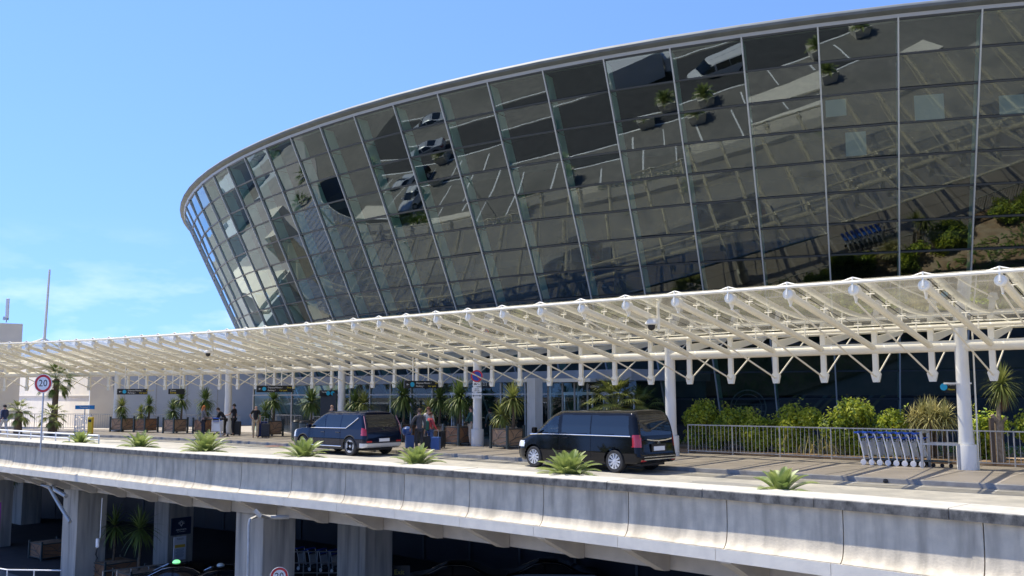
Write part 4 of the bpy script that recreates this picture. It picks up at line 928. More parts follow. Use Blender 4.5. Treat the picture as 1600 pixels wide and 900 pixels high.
def planter(tv,off,label,heads,wood=M_WOOD,z0=.12,base=None,ang=None,size=1.0):
    c=base if base is not None else cp(tv,off,z0); ang=ang if ang is not None else math.atan2(tang(tv).y,tang(tv).x)
    t=thing('planter_box',(c.x,c.y,z0),label,'planter','wooden planters with yuccas')
    h=size/2; X=Vector((math.cos(ang),math.sin(ang),0));Y=Vector((-X.y,X.x,0)); c=Vector((c.x,c.y,z0))
    MB().box((c.x,c.y,z0+.47),(size-.1,size-.1,.72),ang).build('wood_box',wood,t)
    q=MB()
    for a in (-1,1):
        for b in (-1,1):
            p=c+X*a*h+Y*b*h; q.box((p.x,p.y,z0+.48),(.085,.085,.96),ang)
    for (D_,E_) in ((X,Y),(Y,X)):
        for s in (-1,1):
            p=c+D_*s*(h-.005); a2=math.atan2(E_.y,E_.x)
            for z in (.12,.82): q.box((p.x,p.y,z0+z),(size-.09,.04,.04),a2)
            # curved branch ornament
            n_=D_*s*.012
            for pts in (((-.42,.14),(-.3,.30),(0,.42),(.25,.46),(.42,.47)),((-.42,.14),(-.25,.22),(.1,.22),(.42,.30)),((-.05,.42),(.05,.56),(.2,.68),(.42,.74)),((-.1,.44),(-.16,.6),(-.3,.76))):
                q.path([p+n_+E_*u_*size+Vector((0,0,v_+.02)) for u_,v_ in pts],.013,4)
    q.build('metal_frame',M_DARKM,t)
    MB().box((c.x,c.y,z0+.835),(size-.14,size-.14,.02),ang).build('soil',M_EARTH,t)
    for i,(dx,dy,hh,n,L_,kind,lb) in enumerate(heads):
        hh+=.18; L_*=1.08
        p=c+X*dx+Y*dy+Vector((0,0,.84)); y=thing('yucca',(p.x,p.y,p.z),lb,'yucca','yuccas in the wooden planters')
        q=MB(); q.path([p,p+Vector((.03,.02,hh*.5)),p+Vector((.0,0,hh))],.05,7,[.07,.055,.05]); q.build('stem',M_BARK,y,smooth=True)
        q=MB(); rosette(q,p+Vector((0,0,hh)),int(n*1.25),L_*1.12,.068); q.build('leaves',M_YUC if kind==0 else M_YUCL,y)
    return t
HB=[(5.95,.25,'planter just right of the left white column, box seen on its corner',[(-.1,.0,.55,90,.58,1,'short pale yucca in the first planter right of the left column'),(.25,-.2,.05,50,.45,0,'small low yucca at the foot of the first planter')]),
(7.25,.30,'second planter from the left with one pale bright face',[(.1,.1,.65,90,.60,0,'mid height yucca in the second planter from the left'),(-.25,-.2,.15,60,.5,1,'low yucca leaning left in the second planter from the left')]),
(9.0,.5,'third planter from the left, behind the red haired woman',[(-.25,.0,.35,100,.68,0,'squat yucca left in the planter behind the red haired woman'),(.25,.2,1.0,110,.72,0,'tall yucca above the red haired woman')]),
(10.2,-.1,'planter hidden behind the red haired woman and trolley',[(.1,-.1,.95,120,.78,0,'wide dark yucca behind the woman with the trolley'),(-.3,.2,.3,60,.6,0,'low yucca beside the trolley group')]),
(13.9,.1,'planter beside the bald man in beige trousers',[(-.25,-.15,.35,90,.62,0,'low yucca right beside the bald man'),(.15,.1,.95,110,.72,0,'tall yucca behind the bald man')]),
(15.9,-.1,'planter behind the bonnet of the blue SUV',[(.0,0,.85,150,.86,0,'full round yucca above the bonnet of the blue SUV')]),
(18.2,-.2,'planter hidden behind the blue SUV left of its roof aerial',[(-.3,0,.9,110,.72,0,'left yucca of the two above the SUV roof'),(.3,.1,.8,100,.7,1,'right yucca of the two above the SUV roof')]),
(20.2,-.3,'planter hidden behind the tailgate of the blue SUV',[(.0,0,1.15,160,.88,0,'big yucca above the tailgate of the blue SUV')]),
(21.5,-.3,'planter hidden behind the man in the dark jacket',[(-.3,0,.5,90,.62,1,'low yellowish yucca left of the man in the dark jacket'),(.3,.1,1.05,110,.75,0,'yucca directly above the man in the dark jacket')]),
(22.75,.0,'planter with two brown faces just left of the white column with traffic signs',[(.1,-.05,1.10,190,.88,0,'largest yucca, left of the column with the no parking sign'),(-.35,.2,.7,70,.6,0,'small yucca tucked beside the largest one')]),
(24.75,.35,'planter in front of the lobby door, left of the black van',[(.25,.1,1.05,110,.72,1,'tall yucca of the pair left of the black van'),(-.25,-.1,.35,90,.60,1,'low yellow green yucca of the pair left of the black van')])]
for k,(tv,off,lb,hd) in enumerate(HB): planter(tv,off,lb,hd,M_WOOD if k%2 else M_WOODL)
# lower level planters
planter(0,0,'dim wooden planter at the left under the deck behind the railing',[],M_WOOD,-6.11,at(88,52),R(140),1.45)
planter(0,0,'large brown planter in the shade between the first two pillars',[(0,0,1.6,80,1.0,0,'dark yucca in the large shaded planter under the deck')],M_WOOD,-6.11,at(226,43.5),R(140),1.5)
planter(0,0,'brown planter in the shade right behind the first bright pillar',[(0,0,1.4,60,1.0,0,'dark yucca behind the first bright pillar')],M_WOOD,-6.11,at(187,46),R(140),1.6)
# fan palms
def fan_palm(c,hh,n,fr,label,mt=M_YUC,tr=.16,name='fan_palm',skirt=True,elmin=-.9):
    t=thing(name,c,label,'palm'); c=Vector(c)
    MB().path([c,c+Vector((0,0,hh*.5)),c+Vector((.04,0,hh))],tr,9,[tr*1.15,tr,tr*.9]).build('trunk',M_BARK,t,smooth=True)
    q=MB(); top=c+Vector((0,0,hh))
    for k in range(n):
        f=k/(n-1); az=k*2.39996; el=elmin+(1.35-elmin)*f; d=Vector((math.cos(az)*math.cos(el),math.sin(az)*math.cos(el),math.sin(el)))
        pet=fr*rnd.uniform(.40,.55); e=top+d*pet+Vector((0,0,-.05*fr)); q.tube(top,e,.012,4,.008)
        side=Vector((-math.sin(az),math.cos(az),0)); up=side.cross(d)
        for j in range(17):
            a=(j-8)/8*1.25; dd=(d*math.cos(a)+side*math.sin(a)+up*.12*math.cos(a*2)).normalized(); blade(q,e,dd,fr*rnd.uniform(.45,.55)*(1-.15*abs(a)),.038*fr,.75,3)
    q.build('fronds',mt,t)
    return t
fan_palm(at(30,57.5,.12),1.35,26,1.15,'short bushy palm with orange heart beside the walking man at the left',M_YUCL,.22)
fan_palm(at(82,58.5,.12),1.1,26,1.15,'low palm behind the left 20 speed sign pole',M_YUCL,.18)
fan_palm(at(86,62.5,.12),3.35,26,1.6,'tall palm with a brown trunk seen through the canopy rods at the left',M_YUC,.19)
fan_palm(at(960,39.3,.12),1.75,50,1.75,'big sunlit fan palm clump behind the black van',M_YUCL,.25,elmin=-1.1)
fan_palm(at(1000,40.6,.12),1.6,30,1.5,'darker fan palm at the right of the clump behind the van',M_YUC,.22)
fan_palm(at(12,60,-6.12),4.0,24,1.4,'dark palm silhouette in the gap at the bottom left under the deck',M_YUC,.2)
# striped strap leaf clump
c=cp(34.4,-3.0,.25); t=thing('strap_leaf_clump',c,'pale straw coloured clump of drooping strap leaves behind the luggage trolleys','plant')
q=MB()
for k in range(9):
    a=k*2.4; p=c+Vector((math.cos(a)*.5*math.sqrt(k/9),math.sin(a)*.5*math.sqrt(k/9),0)); hh=1.05+rnd.uniform(-.15,.3)
    q.tube(p,p+Vector((0,0,hh)),.04,6)
q.build('stems',M_BARK,t)
q=MB()
for k in range(11):
    a=k*2.4; rr_=.62*math.sqrt(k/11); p=c+Vector((math.cos(a)*rr_,math.sin(a)*rr_,1.05+.25*(1-rr_)+rnd.uniform(-.1,.15)))
    rosette(q,p,75,.72,.035,1.7,-.1,1.5,4)
q.build('leaves',M_STRAW,t)
# cordyline tree on the right
c=cp(35.72,-2.35,.2); t=thing('cabbage_palm',c,'small tree with one spiky leaf head on a pruned pale trunk right of the column','palm'); c=Vector(c)
MB().path([c,c+Vector((-.02,0,.7)),c+Vector((.0,0,1.3))],.14,9,[.16,.14,.15]).build('trunk',mat('pale_bark',(.42,.34,.25),(.26,.20,.14),9,.9,bump=.5),t,smooth=True)
MB().path([c+Vector((0,0,1.25)),c+Vector((.02,0,1.7)),c+Vector((.14,0,2.15)),c+Vector((.16,0,2.4))],.06,8,[.08,.06,.055,.05]).path([c+Vector((-.02,0,1.2)),c+Vector((-.2,0,1.5))],.07,7).path([c+Vector((.05,0,1.2)),c+Vector((.25,0,1.42))],.05,7).build('branch',bpy.data.materials['pale_bark'],t,smooth=True)
q=MB(); rosette(q,c+Vector((.16,0,2.42)),190,.80,.038,.95,-1.2,1.5,4); q.build('leaves',M_YUCL,t)
q=MB(); rosette(q,c+Vector((.18,0,2.15)),60,.55,.03,1.8,-1.3,-.5,3); q.build('dead_leaves',mat('dead_leaf',(.30,.17,.09),(.20,.11,.06),4,.8),t)
c2=cp(35.68,-2.2,.12); t=thing('tree_stake',c2,'dark square stake beside the pruned trunk on the right','stake'); MB().box((c2.x-.12,c2.y,.85),(.12,.12,1.5)).build('stake',mat('stake_brown',(.12,.09,.07),None),t)
# hedge shrubs
def shrub(t0,t1,off,h,dep,n,label,bright=.5):
    c=cp((t0+t1)/2,off,.22); t=thing('shrub',c,label,'shrub','leafy shrubs behind the right railing')
    A=[MB(),MB()]; br=MB(); lobes=[]
    L_=(cp(t1,off,0)-cp(t0,off,0)).length; nl=max(7,int(L_*5))
    for k in range(nl):
        f=rnd.random(); lobes.append((t0+(t1-t0)*f,off+rnd.uniform(-dep,dep)*.5,rnd.uniform(.25,1)*h*(.8+.2*math.sin(math.pi*f)),rnd.uniform(.34,.55)))
    for (a,o,z,r) in lobes: br.path([cp((t0+t1)/2*.3+a*.7,off,.2),cp(a,o,.2+z*.5),cp(a,o,.2+z)],.015,5)
    for k in range(n):
        a,o,z,r=rnd.choice(lobes); v=Vector((rnd.gauss(0,1),rnd.gauss(0,1),rnd.gauss(0,1))).normalized()*r*rnd.uniform(.55,1.12)
        p=cp(a,o,.2+z-.2)+v
        if p.z<.25: p.z=.25+rnd.random()*.5
        if rnd.random()<.02: p.z+=.18
        nrm_=(v.normalized()*.7+Vector((rnd.gauss(0,.5),rnd.gauss(0,.5),rnd.gauss(.3,.5)))).normalized(); u_=nrm_.orthogonal().normalized(); u_.rotate(Matrix.Rotation(rnd.uniform(0,6.28),3,nrm_)); w_=nrm_.cross(u_); s_=rnd.uniform(.045,.075)
        m_=A[0] if rnd.random()<bright else A[1]
        m_.add([p-u_*s_*1.3,p+w_*s_*.6,p+u_*s_*1.3,p-w_*s_*.6],[(0,1,2,3)])
    for k in range(int(L_*9)):
        a,o,z,r=rnd.choice(lobes); b0=cp(a+rnd.uniform(-.2,.2),o,.2+z*.8); e0=b0+Vector((rnd.gauss(0,.16),rnd.gauss(0,.16),r*1.25+rnd.uniform(.0,.22))); br.tube(b0,e0,.006,4)
        for j in range(11):
            p=b0.lerp(e0,.45+.055*j)+Vector((rnd.gauss(0,.03),rnd.gauss(0,.03),0)); d_=Vector((rnd.gauss(0,1),rnd.gauss(0,1),.6)).normalized(); w_=d_.orthogonal().normalized(); A[0].add([p,p+d_*.06+w_*.028,p+d_*.13,p+d_*.06-w_*.028],[(0,1,2,3)])
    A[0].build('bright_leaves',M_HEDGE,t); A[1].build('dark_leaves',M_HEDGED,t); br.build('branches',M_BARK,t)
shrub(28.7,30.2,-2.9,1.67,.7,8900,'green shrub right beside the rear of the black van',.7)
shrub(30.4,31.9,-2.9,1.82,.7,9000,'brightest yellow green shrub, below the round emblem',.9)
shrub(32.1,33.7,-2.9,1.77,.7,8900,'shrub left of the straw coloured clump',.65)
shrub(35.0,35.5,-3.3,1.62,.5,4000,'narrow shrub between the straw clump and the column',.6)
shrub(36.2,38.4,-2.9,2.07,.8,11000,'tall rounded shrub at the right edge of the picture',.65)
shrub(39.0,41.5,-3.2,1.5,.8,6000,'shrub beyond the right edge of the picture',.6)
q=MB(); c=cp(31.9,-2.5,.2)
for k in range(60):
    p=cp(31.2+rnd.random()*1.6,-2.35-rnd.random()*.3,.2); blade(q,p,(rnd.gauss(0,.35),rnd.gauss(0,.35),1),rnd.uniform(.5,1.0),.045,.5,3)
tag(q.build('strap_leaf_plant',M_STRAW),'low yellowish strap leaf plant at the railing foot below the brightest shrub','plant')
# low planting seen in the glass further right and around the lobby end
q=MB()
for k in range(2600):
    tv=rnd.uniform(27.5,41.5); p=cp(tv,-4.2-rnd.random()*3.8,.25+abs(rnd.gauss(0,.12))); a=rnd.uniform(0,6.28); blade(q,p,(math.cos(a),math.sin(a),1.2),rnd.uniform(.2,.5),.07,.8,2)
tag(q.build('ground_cover',M_HEDGED),'low dark ground cover in the bed below the glass wall','ground cover',kind='stuff')
# ------------------------------------------------------------------ signs
def speed_sign(c,r,u,label,pole=True,z0=.0):
    t=thing('speed_sign',(c[0],c[1],z0),label,'road sign'); u=Vector(u).normalized(); n=u.cross(Vector((0,0,1)))
    c=Vector(c); q=MB(); disc(q,c,u,.001,r,-.01,.01,40); q.build('disc',M_SIGNW,t)
    q=MB(); disc(q,c+n*.012,u,r*.70,r*.94,0,.004,40); q.build('red_ring',M_SIGNR,t)
    q=MB(); text_mesh(q,'20',r*1.02,c+n*.014,u); q.build('number',M_SIGNK,t)
    if pole: MB().tube((c.x-n.x*.05,c.y-n.y*.05,z0),(c.x-n.x*.05,c.y-n.y*.05,c.z+r*.8),.035,10).build('pole',M_STEEL,t)
c=at(66,41.5); speed_sign((c.x,c.y,2.4+(618.7-599.5)*41.5/F),.40,(1,-.1,0),'round 20 speed limit sign on a grey pole at the far left',True,0)
c=at(442,31.7); speed_sign((c.x,c.y,2.4-(891-617)*31.7/F),.29,(.93,.36,0),'round 20 speed limit sign fixed to the widest pillar under the deck',True,-6.1)
# no parking sign on column
c=cp(23.45,0,0); cq=Vector((c.x-.02,c.y-.34,0)); u=Vector((1,-.02,0)); n=u.normalized().cross(Vector((0,0,1)))
t=thing('no_parking_sign',(cq.x,cq.y,1.9),'round blue and red no parking sign with three small plates on the white column','road sign')
zc=2.4+(616-587.5)*42.5/F
q=MB(); disc(q,(cq.x,cq.y,zc),u,.001,.26,-.01,.008,36); q.build('blue_disc',M_SIGNB,t)
q=MB(); disc(q,(cq.x,cq.y-.012,zc),u,.205,.265,0,.006,36); q.tube((cq.x-.15,cq.y-.016,zc+.15),(cq.x+.15,cq.y-.016,zc-.15),.025,6); q.build('red_ring',M_SIGNR,t)
for k,(zz_,hh_) in enumerate(((zc-.36,.17),(zc-.60,.20),(zc-.87,.24))):
    q=MB(); panel(q,(cq.x,cq.y,zz_),u,.42 if k else .36,hh_,.015); q.build('plate',M_SIGNW,t)
q=MB(); y_=cq.y-.012
q.box((cq.x-.06,y_,zc-.36),(.14,.004,.035)); q.box((cq.x-.07,y_,zc-.335),(.07,.004,.03)); q.tube((cq.x+.02,y_,zc-.33),(cq.x+.13,y_,zc-.38),.008,4)
text_mesh(q,'SAUF',.08,(cq.x,y_,zc-.57),u); text_mesh(q,'DEPOSE',.065,(cq.x,y_,zc-.65),u)
q.tube((cq.x-.13,y_,zc-.87),(cq.x+.13,y_,zc-.87),.012,5)
for s_ in (1,-1): q.extrude([(cq.x+s_*.13,y_-.004,zc-.82),(cq.x+s_*.19,y_-.004,zc-.87),(cq.x+s_*.13,y_-.004,zc-.92)],(0,.006,0))
q.build('black_symbols',M_SIGNK,t); MB().box((cq.x,cq.y+.1,zc-.4),(.05,.2,1.2)).build('bracket',M_STEEL,t)
# hanging direction signs
def hang(px,D,y,w,h,label,l1,l2,arrow=True,badge=1,sz=.115,hangers=True,u=(.80,.60,0)):
    c=at(px,D); c.z=2.4+(617-y)*D/F; t=thing('direction_sign',c,label,'sign','overhead direction signs'); u=Vector(u).normalized(); n=u.cross(Vector((0,0,1)))
    q=MB(); panel(q,c,u,w,h,.10); q.build('board',M_SIGNK,t)
    f=c+n*.055; x0=-w/2
    if arrow:
        q=MB(); a=f+u*(x0+.16); q.tube(a-u*.06,a+u*.06,.012,5); q.tube(a-u*.06,a-u*.02+Vector((0,0,.04)),.012,5); q.tube(a-u*.06,a-u*.02-Vector((0,0,.04)),.012,5); q.build('arrow',M_SIGNW,t)
    q=MB(); 
    for b in range(badge): disc(q,f+u*(x0+(.40 if arrow else w-.5)+b*.26),u,.001,.11,-.005,.004,24)
    if badge: q.build('blue_badge',M_SIGNC,t)
    tx0=x0+.60 if arrow else x0+.08
    if isinstance(l1,str): l1=(l1,'')
    if isinstance(l2,str): l2=('',l2)
    q=MB(); text_mesh(q,l1[0],sz,f+u*tx0+Vector((0,0,h*.20)),u,align='LEFT'); 
    if l2[0]: text_mesh(q,l2[0],sz,f+u*tx0-Vector((0,0,h*.22)),u,align='LEFT')
    q.build('white_lettering',M_SIGNW,t)
    q=MB()
    if l1[1]: text_mesh(q,l1[1],sz,f+u*(tx0+sz*.56*len(l1[0]))+Vector((0,0,h*.20)),u,align='LEFT')
    if l2[1]: text_mesh(q,l2[1],sz,f+u*(tx0+sz*.56*len(l2[0]))-Vector((0,0,h*.22)),u,align='LEFT')
    if q.v: q.build('yellow_lettering',M_SIGNY,t)
    if hangers:
        q=MB()
        for s_ in (-.25,.2): q.tube(c+u*w*s_+Vector((0,0,h/2)),c+u*w*s_+Vector((0,0,1.55)),.03,6)
        q.build('hanger',M_WHITE,t)
T1=('Dépose-Minute /',' Drop off'); T2=('Parking /',' Car park')
hang(206,58,611,1.75,.34,'black direction sign with blue disc, leftmost, by the left white column',T1,T2,sz=.125)
hang(275,58,611,.95,.32,'small black sign beside the leftmost yuccas','Zone','Sortie',False,0,sz=.15)
hang(428,52,607.5,2.0,.36,'black direction sign with blue disc above the bald man',T1,T2,sz=.125)
hang(658,44.5,601.5,1.85,.34,'black direction sign with blue disc above the man in the dark jacket',T1,T2,sz=.12)
hang(758,43.4,603.5,.55,.26,'small black D3 arrow sign right of the no parking sign','D3 >','',False,0,sz=.2,hangers=False)
hang(512,50,614.5,.95,.30,'small dark totem sign with two blue discs above the SUV roof','Terminal','',False,2,sz=.12,hangers=False)
c=at(512,50.05); q=MB(); q.box((c.x,c.y+.1,1.4),(.8,.12,2.2)); tag(q.build('info_totem',M_SIGNK),'dark information totem standing behind the SUV roof','totem')
c=cp(35.5,0,0); hang(1487,29.6,608,.46,.36,'small black sign with blue disc on an arm of the right column','Dépose','Minute',False,1,sz=.075,hangers=False,u=(1,0,0))
q=MB(); z_=2.4+(614-599)*29.6/F; q.tube((c.x-.62,c.y-.1,z_-.02),(c.x+.2,c.y-.1,z_-.02),.03,6); tag(q.build('sign_arm',M_WHITE2),'thin white arm holding the small sign on the right column','sign arm')
# conduit pole behind right column
c=cp(35.66,-.15,0); MB().tube((c.x,c.y,.12),(c.x+.03,c.y,4.4),.025,6).build('downpipe',M_WHITE,can)
# ------------------------------------------------------------------ luggage trolleys
def trolley_proto(label):
    t=thing('luggage_trolley',(0,0,0),label,'luggage trolley','row of luggage trolleys')
    # local: +x = rolling direction (front), handle at back x=0
    q=MB()
    for s in (-1,1): q.path([(.05,s*.27,1.0),(.09,s*.27,.95),(.17,s*.25,.55),(.24,s*.25,.17)],.022,7)
    for z in (.30,.55,.78): q.tube((.19,-.25,z),(.19,.25,z),.012,5)
    q.build('frame',M_SIGNW,t,smooth=True,local=True)
    q=MB(); q.box((.02,0,1.02),(.16,.60,.06)); q.build('handle',M_BLUE,t,local=True,bevel=.025)
    q=MB(); q.box((.14,0,.86),(.12,.40,.03)); q.path([(.08,-.24,.86),(.3,-.24,.9),(.3,.24,.9),(.08,.24,.86)],.012,5); q.build('basket',M_BLUE,t,local=True)
    q=MB(); q.extrude([(.185,-.23,.32),(.125,-.23,.74),(.135,-.23,.74),(.195,-.23,.32)],(0,.46,0)); q.build('back_board',mat('trolley_board',(.85,.87,.87),None,rough=.4) if 'trolley_board' not in bpy.data.materials else bpy.data.materials['trolley_board'],t,local=True)
    q=MB()
    for s in (-1,1): q.path([(.24,s*.24,.17),(.6,s*.2,.20),(.98,s*.10,.17)],.018,6)
    q.tube((.6,-.2,.2),(.6,.2,.2),.015,6); q.tube((.98,-.1,.17),(.98,.1,.17),.02,6); q.build('platform',M_DARKM,t,local=True)
    for s in (-1,1):
        w_=MB().lathe([(.05,-.02),(.088,-.022),(.092,0),(.088,.022),(.05,.02)],18,(.22,s*.29,.093),'Y').build('wheel',M_RUBBER,t,local=True)
        MB().lathe([(.001,-.028),(.06,-.026),(.09,-.024),(.094,-.01)] if s<0 else [(.094,.01),(.09,.024),(.06,.026),(.001,.028)],18,(.22,s*.29,.093),'Y').build('hub_cover',M_SIGNW,w_,local=True)
    MB().lathe([(.01,-.02),(.06,-.02),(.06,.02),(.01,.02)],14,(.98,0,.062),'Y').build('front_wheel',M_RUBBER,t,local=True)
    return t
p0=trolley_proto('leftmost luggage trolley of the row, nearest the van')
names=['leftmost luggage trolley of the row, blue handle','second luggage trolley from the left in the row','third luggage trolley from the left with blue basket','fourth luggage trolley from the left with blue basket','middle right luggage trolley, fifth from the left','sixth luggage trolley from the left','seventh luggage trolley, just left of the rack post','last luggage trolley, inside the steel rack']
ta=at(1351,31.35); tb=at(1441,30.2)
ang=math.atan2(tb.y-ta.y,tb.x-ta.x)
for k in range(8):
    o=p0 if k==0 else dup(p0)
    p=ta.lerp(tb,k/7.0)
    o.location=(p.x-.22,p.y+.1,.121); o.rotation_euler=(0,0,ang); o['label']=names[k]
def rack_(c,label,ang=ang,z0=.12):
    t=thing('trolley_rack',(c.x,c.y,z0),label,'trolley rack'); X=Vector((math.cos(ang),math.sin(ang),0)); Y=Vector((-X.y,X.x,0)); q=MB()
    for a,b in ((0,-.36),(0,.36),(1.05,-.36),(1.05,.36)):
        p=c+X*a+Y*b; q.box((p.x,p.y,z0+(.55 if a==0 else .38)),(.07,.06,1.10 if a==0 else .76),ang)
    q.build('posts',M_RAIL,t)
    q=MB()
    for b in (-.36,.36):
        p=c+X*.525+Y*b; q.box((p.x,p.y,z0+.735),(1.05,.05,.06),ang)
    p=c; q.box((p.x,p.y,z0+1.08),(.06,.72,.06),ang); p=c+X*1.05; q.box((p.x,p.y,z0+.735),(.06,.72,.06),ang); q.build('rails',M_RAIL,t)
c=at(1441,29.9); rack_(c,'grey steel trolley rack beside the right column')
for k in range(4):
    o=dup(p0); p=at(472+17*k,48.5-.25*k,-6.11); o.location=p; o.rotation_euler=(0,0,ang+.2); o['label']=['dim trolley nearest the wide pillar under the deck','second dim trolley under the deck','third dim trolley under the deck','dim trolley nearest the grey pillar under the deck'][k]; o['group']='trolleys under the deck'
# ------------------------------------------------------------------ suitcases
def suitcase(c,ang,w,h,d,m_,label,z0=.12,name='suitcase'):
    t=thing(name,(c.x,c.y,z0),label,'suitcase','luggage of the travellers',ang)
    MB().box((0,0,.05+h/2),(w,d,h)).build('shell',m_,t,local=True,bevel=.035)
    q=MB(); q.path([(-.1,.02,h),(-.1,.02,h+.32),(.1,.02,h+.32),(.1,.02,h)],.011,5); q.build('pull_handle',M_STEEL,t,local=True)
    q=MB()
    for a in (-1,1):
        for b in (-1,1): q.lathe([(.005,-.012),(.03,-.012),(.03,.012),(.005,.012)],10,(a*(w/2-.05),b*(d/2-.05),.03),'Y')
    q.build('wheels',M_BLACK,t,local=True)
    q=MB()
    for k in range(5): q.box((-w*.36+w*.18*k,-d/2-.002,.05+h/2),(.02,.012,h*.8))
    q.build('ribs',m_,t,local=True)
C_NAVY=cloth('navy_shell',(.015,.03,.12)); C_BLU=mat('blue_shell',(.05,.12,.34),None,rough=.35); C_BLK=mat('black_shell',(.02,.02,.022),None,rough=.4)
def pt(px,D): return at(px,D)
suitcase(pt(640,41.2),R(20),.36,.52,.24,C_BLU,'blue suitcase at the left hand of the man in the dark jacket')
suitcase(pt(681,40.4),R(-15),.36,.58,.24,C_BLU,'bright blue suitcase in front of the person in the red jacket',.02)
suitcase(pt(689.5,41.5),R(70),.40,.70,.24,C_BLK,'black suitcase with a red sticker at the right of the family')
suitcase(pt(668,41.2),R(5),.36,.55,.24,C_BLK,'small black suitcase between the jacketed man and the red jacket',.05)
suitcase(pt(411,52.8),R(10),.5,.80,.30,C_NAVY,'navy suitcase beside the bald man')
suitcase(pt(416,52.2),R(10),.45,.70,.30,C_BLK,'black suitcase right of the bald man by the planter')
suitcase(pt(371,55.3),R(0),.42,.75,.28,C_BLK,'black suitcase behind the attendant in the white sleeves')
c=pt(636,41.3); t=thing('travel_bag',(c.x,c.y,.75),'royal blue bag on top of the blue suitcase','bag'); MB().lathe([(.0,.0),(.16,.02),(.22,.14),(.2,.30),(.1,.38),(0,.4)],14,(c.x,c.y,.66)).build('bag',C_BLU,t,smooth=True)
tt=dup(p0); tt.location=pt(336,53.4)+Vector((0,0,.12)); tt.rotation_euler=(0,0,R(60)); tt['label']='loaded luggage trolley pushed by the red haired woman'; tt['group']='trolleys with travellers'
c=pt(341,53.9); t=thing('cardboard_load',(c.x,c.y,.35),'white box load on the trolley of the red haired woman','box'); MB().box((c.x,c.y,.72),(.62,.45,.62),.2).build('box',M_SIGNW,t,bevel=.02); MB().box((c.x,c.y,1.09),(.58,.42,.1),.2).build('dark_lid',C_BLK,t,bevel=.02)
# ------------------------------------------------------------------ people
def skin_mesh(J,E,rad_,sub=1):
    names=list({n for e in E for n in e}); names.sort(key=lambda n:0 if n==E[0][0] else 1)
    me=bpy.data.meshes.new('s'); me.from_pydata([J[n] for n in names],[(names.index(a),names.index(b)) for a,b in E],[]); o=bpy.data.objects.new('s',me); COL.objects.link(o)
    m_=o.modifiers.new('k','SKIN'); m_.use_smooth_shade=True; m_.branch_smoothing=.3
    s=o.modifiers.new('u','SUBSURF'); s.levels=sub
    for i,n in enumerate(names):
        r=rad_[n]; r=r if isinstance(r,tuple) else (r,r); me.skin_vertices[0].data[i].radius=r; me.skin_vertices[0].data[i].use_root=(i==0)
    dg=bpy.context.evaluated_depsgraph_get(); out=bpy.data.meshes.new_from_object(o.evaluated_get(dg)); bpy.data.objects.remove(o); out.materials.clear(); return out
BASE=dict(pel=(0,0,.95),sp=(0,-.01,1.14),ch=(0,0,1.34),nk=(0,.0,1.48),n2=(0,.01,1.54),hd=(0,.02,1.64),ht=(0,.015,1.71),
 shL=(-.17,0,1.42),elL=(-.23,-.03,1.14),wrL=(-.22,.06,.90),haL=(-.22,.09,.83),shR=(.17,0,1.42),elR=(.23,-.03,1.14),wrR=(.22,.06,.90),haR=(.22,.09,.83),
 hpL=(-.095,0,.90),knL=(-.11,.03,.50),anL=(-.11,-.02,.09),toL=(-.12,.13,.04),hpR=(.095,0,.90),knR=(.11,.03,.50),anR=(.11,-.02,.09),toR=(.12,.13,.04))
RAD=dict(pel=(.14,.10),sp=(.12,.09),ch=(.15,.10),nk=.06,n2=.052,hd=(.078,.09),ht=.07,shL=.058,elL=.042,wrL=.028,haL=(.034,.018),hpL=.085,knL=.058,anL=.042,toL=.032)
for k in list(RAD):
    if k.endswith('L'): RAD[k[:-1]+'R']=RAD[k]
EB=[('pel','sp'),('sp','ch'),('ch','nk'),('nk','n2'),('n2','hd'),('hd','ht')]
for s_ in 'LR': EB+=[('nk','sh'+s_),('sh'+s_,'el'+s_),('el'+s_,'wr'+s_),('wr'+s_,'ha'+s_),('pel','hp'+s_),('hp'+s_,'kn'+s_),('kn'+s_,'an'+s_),('an'+s_,'to'+s_)]
PM={}
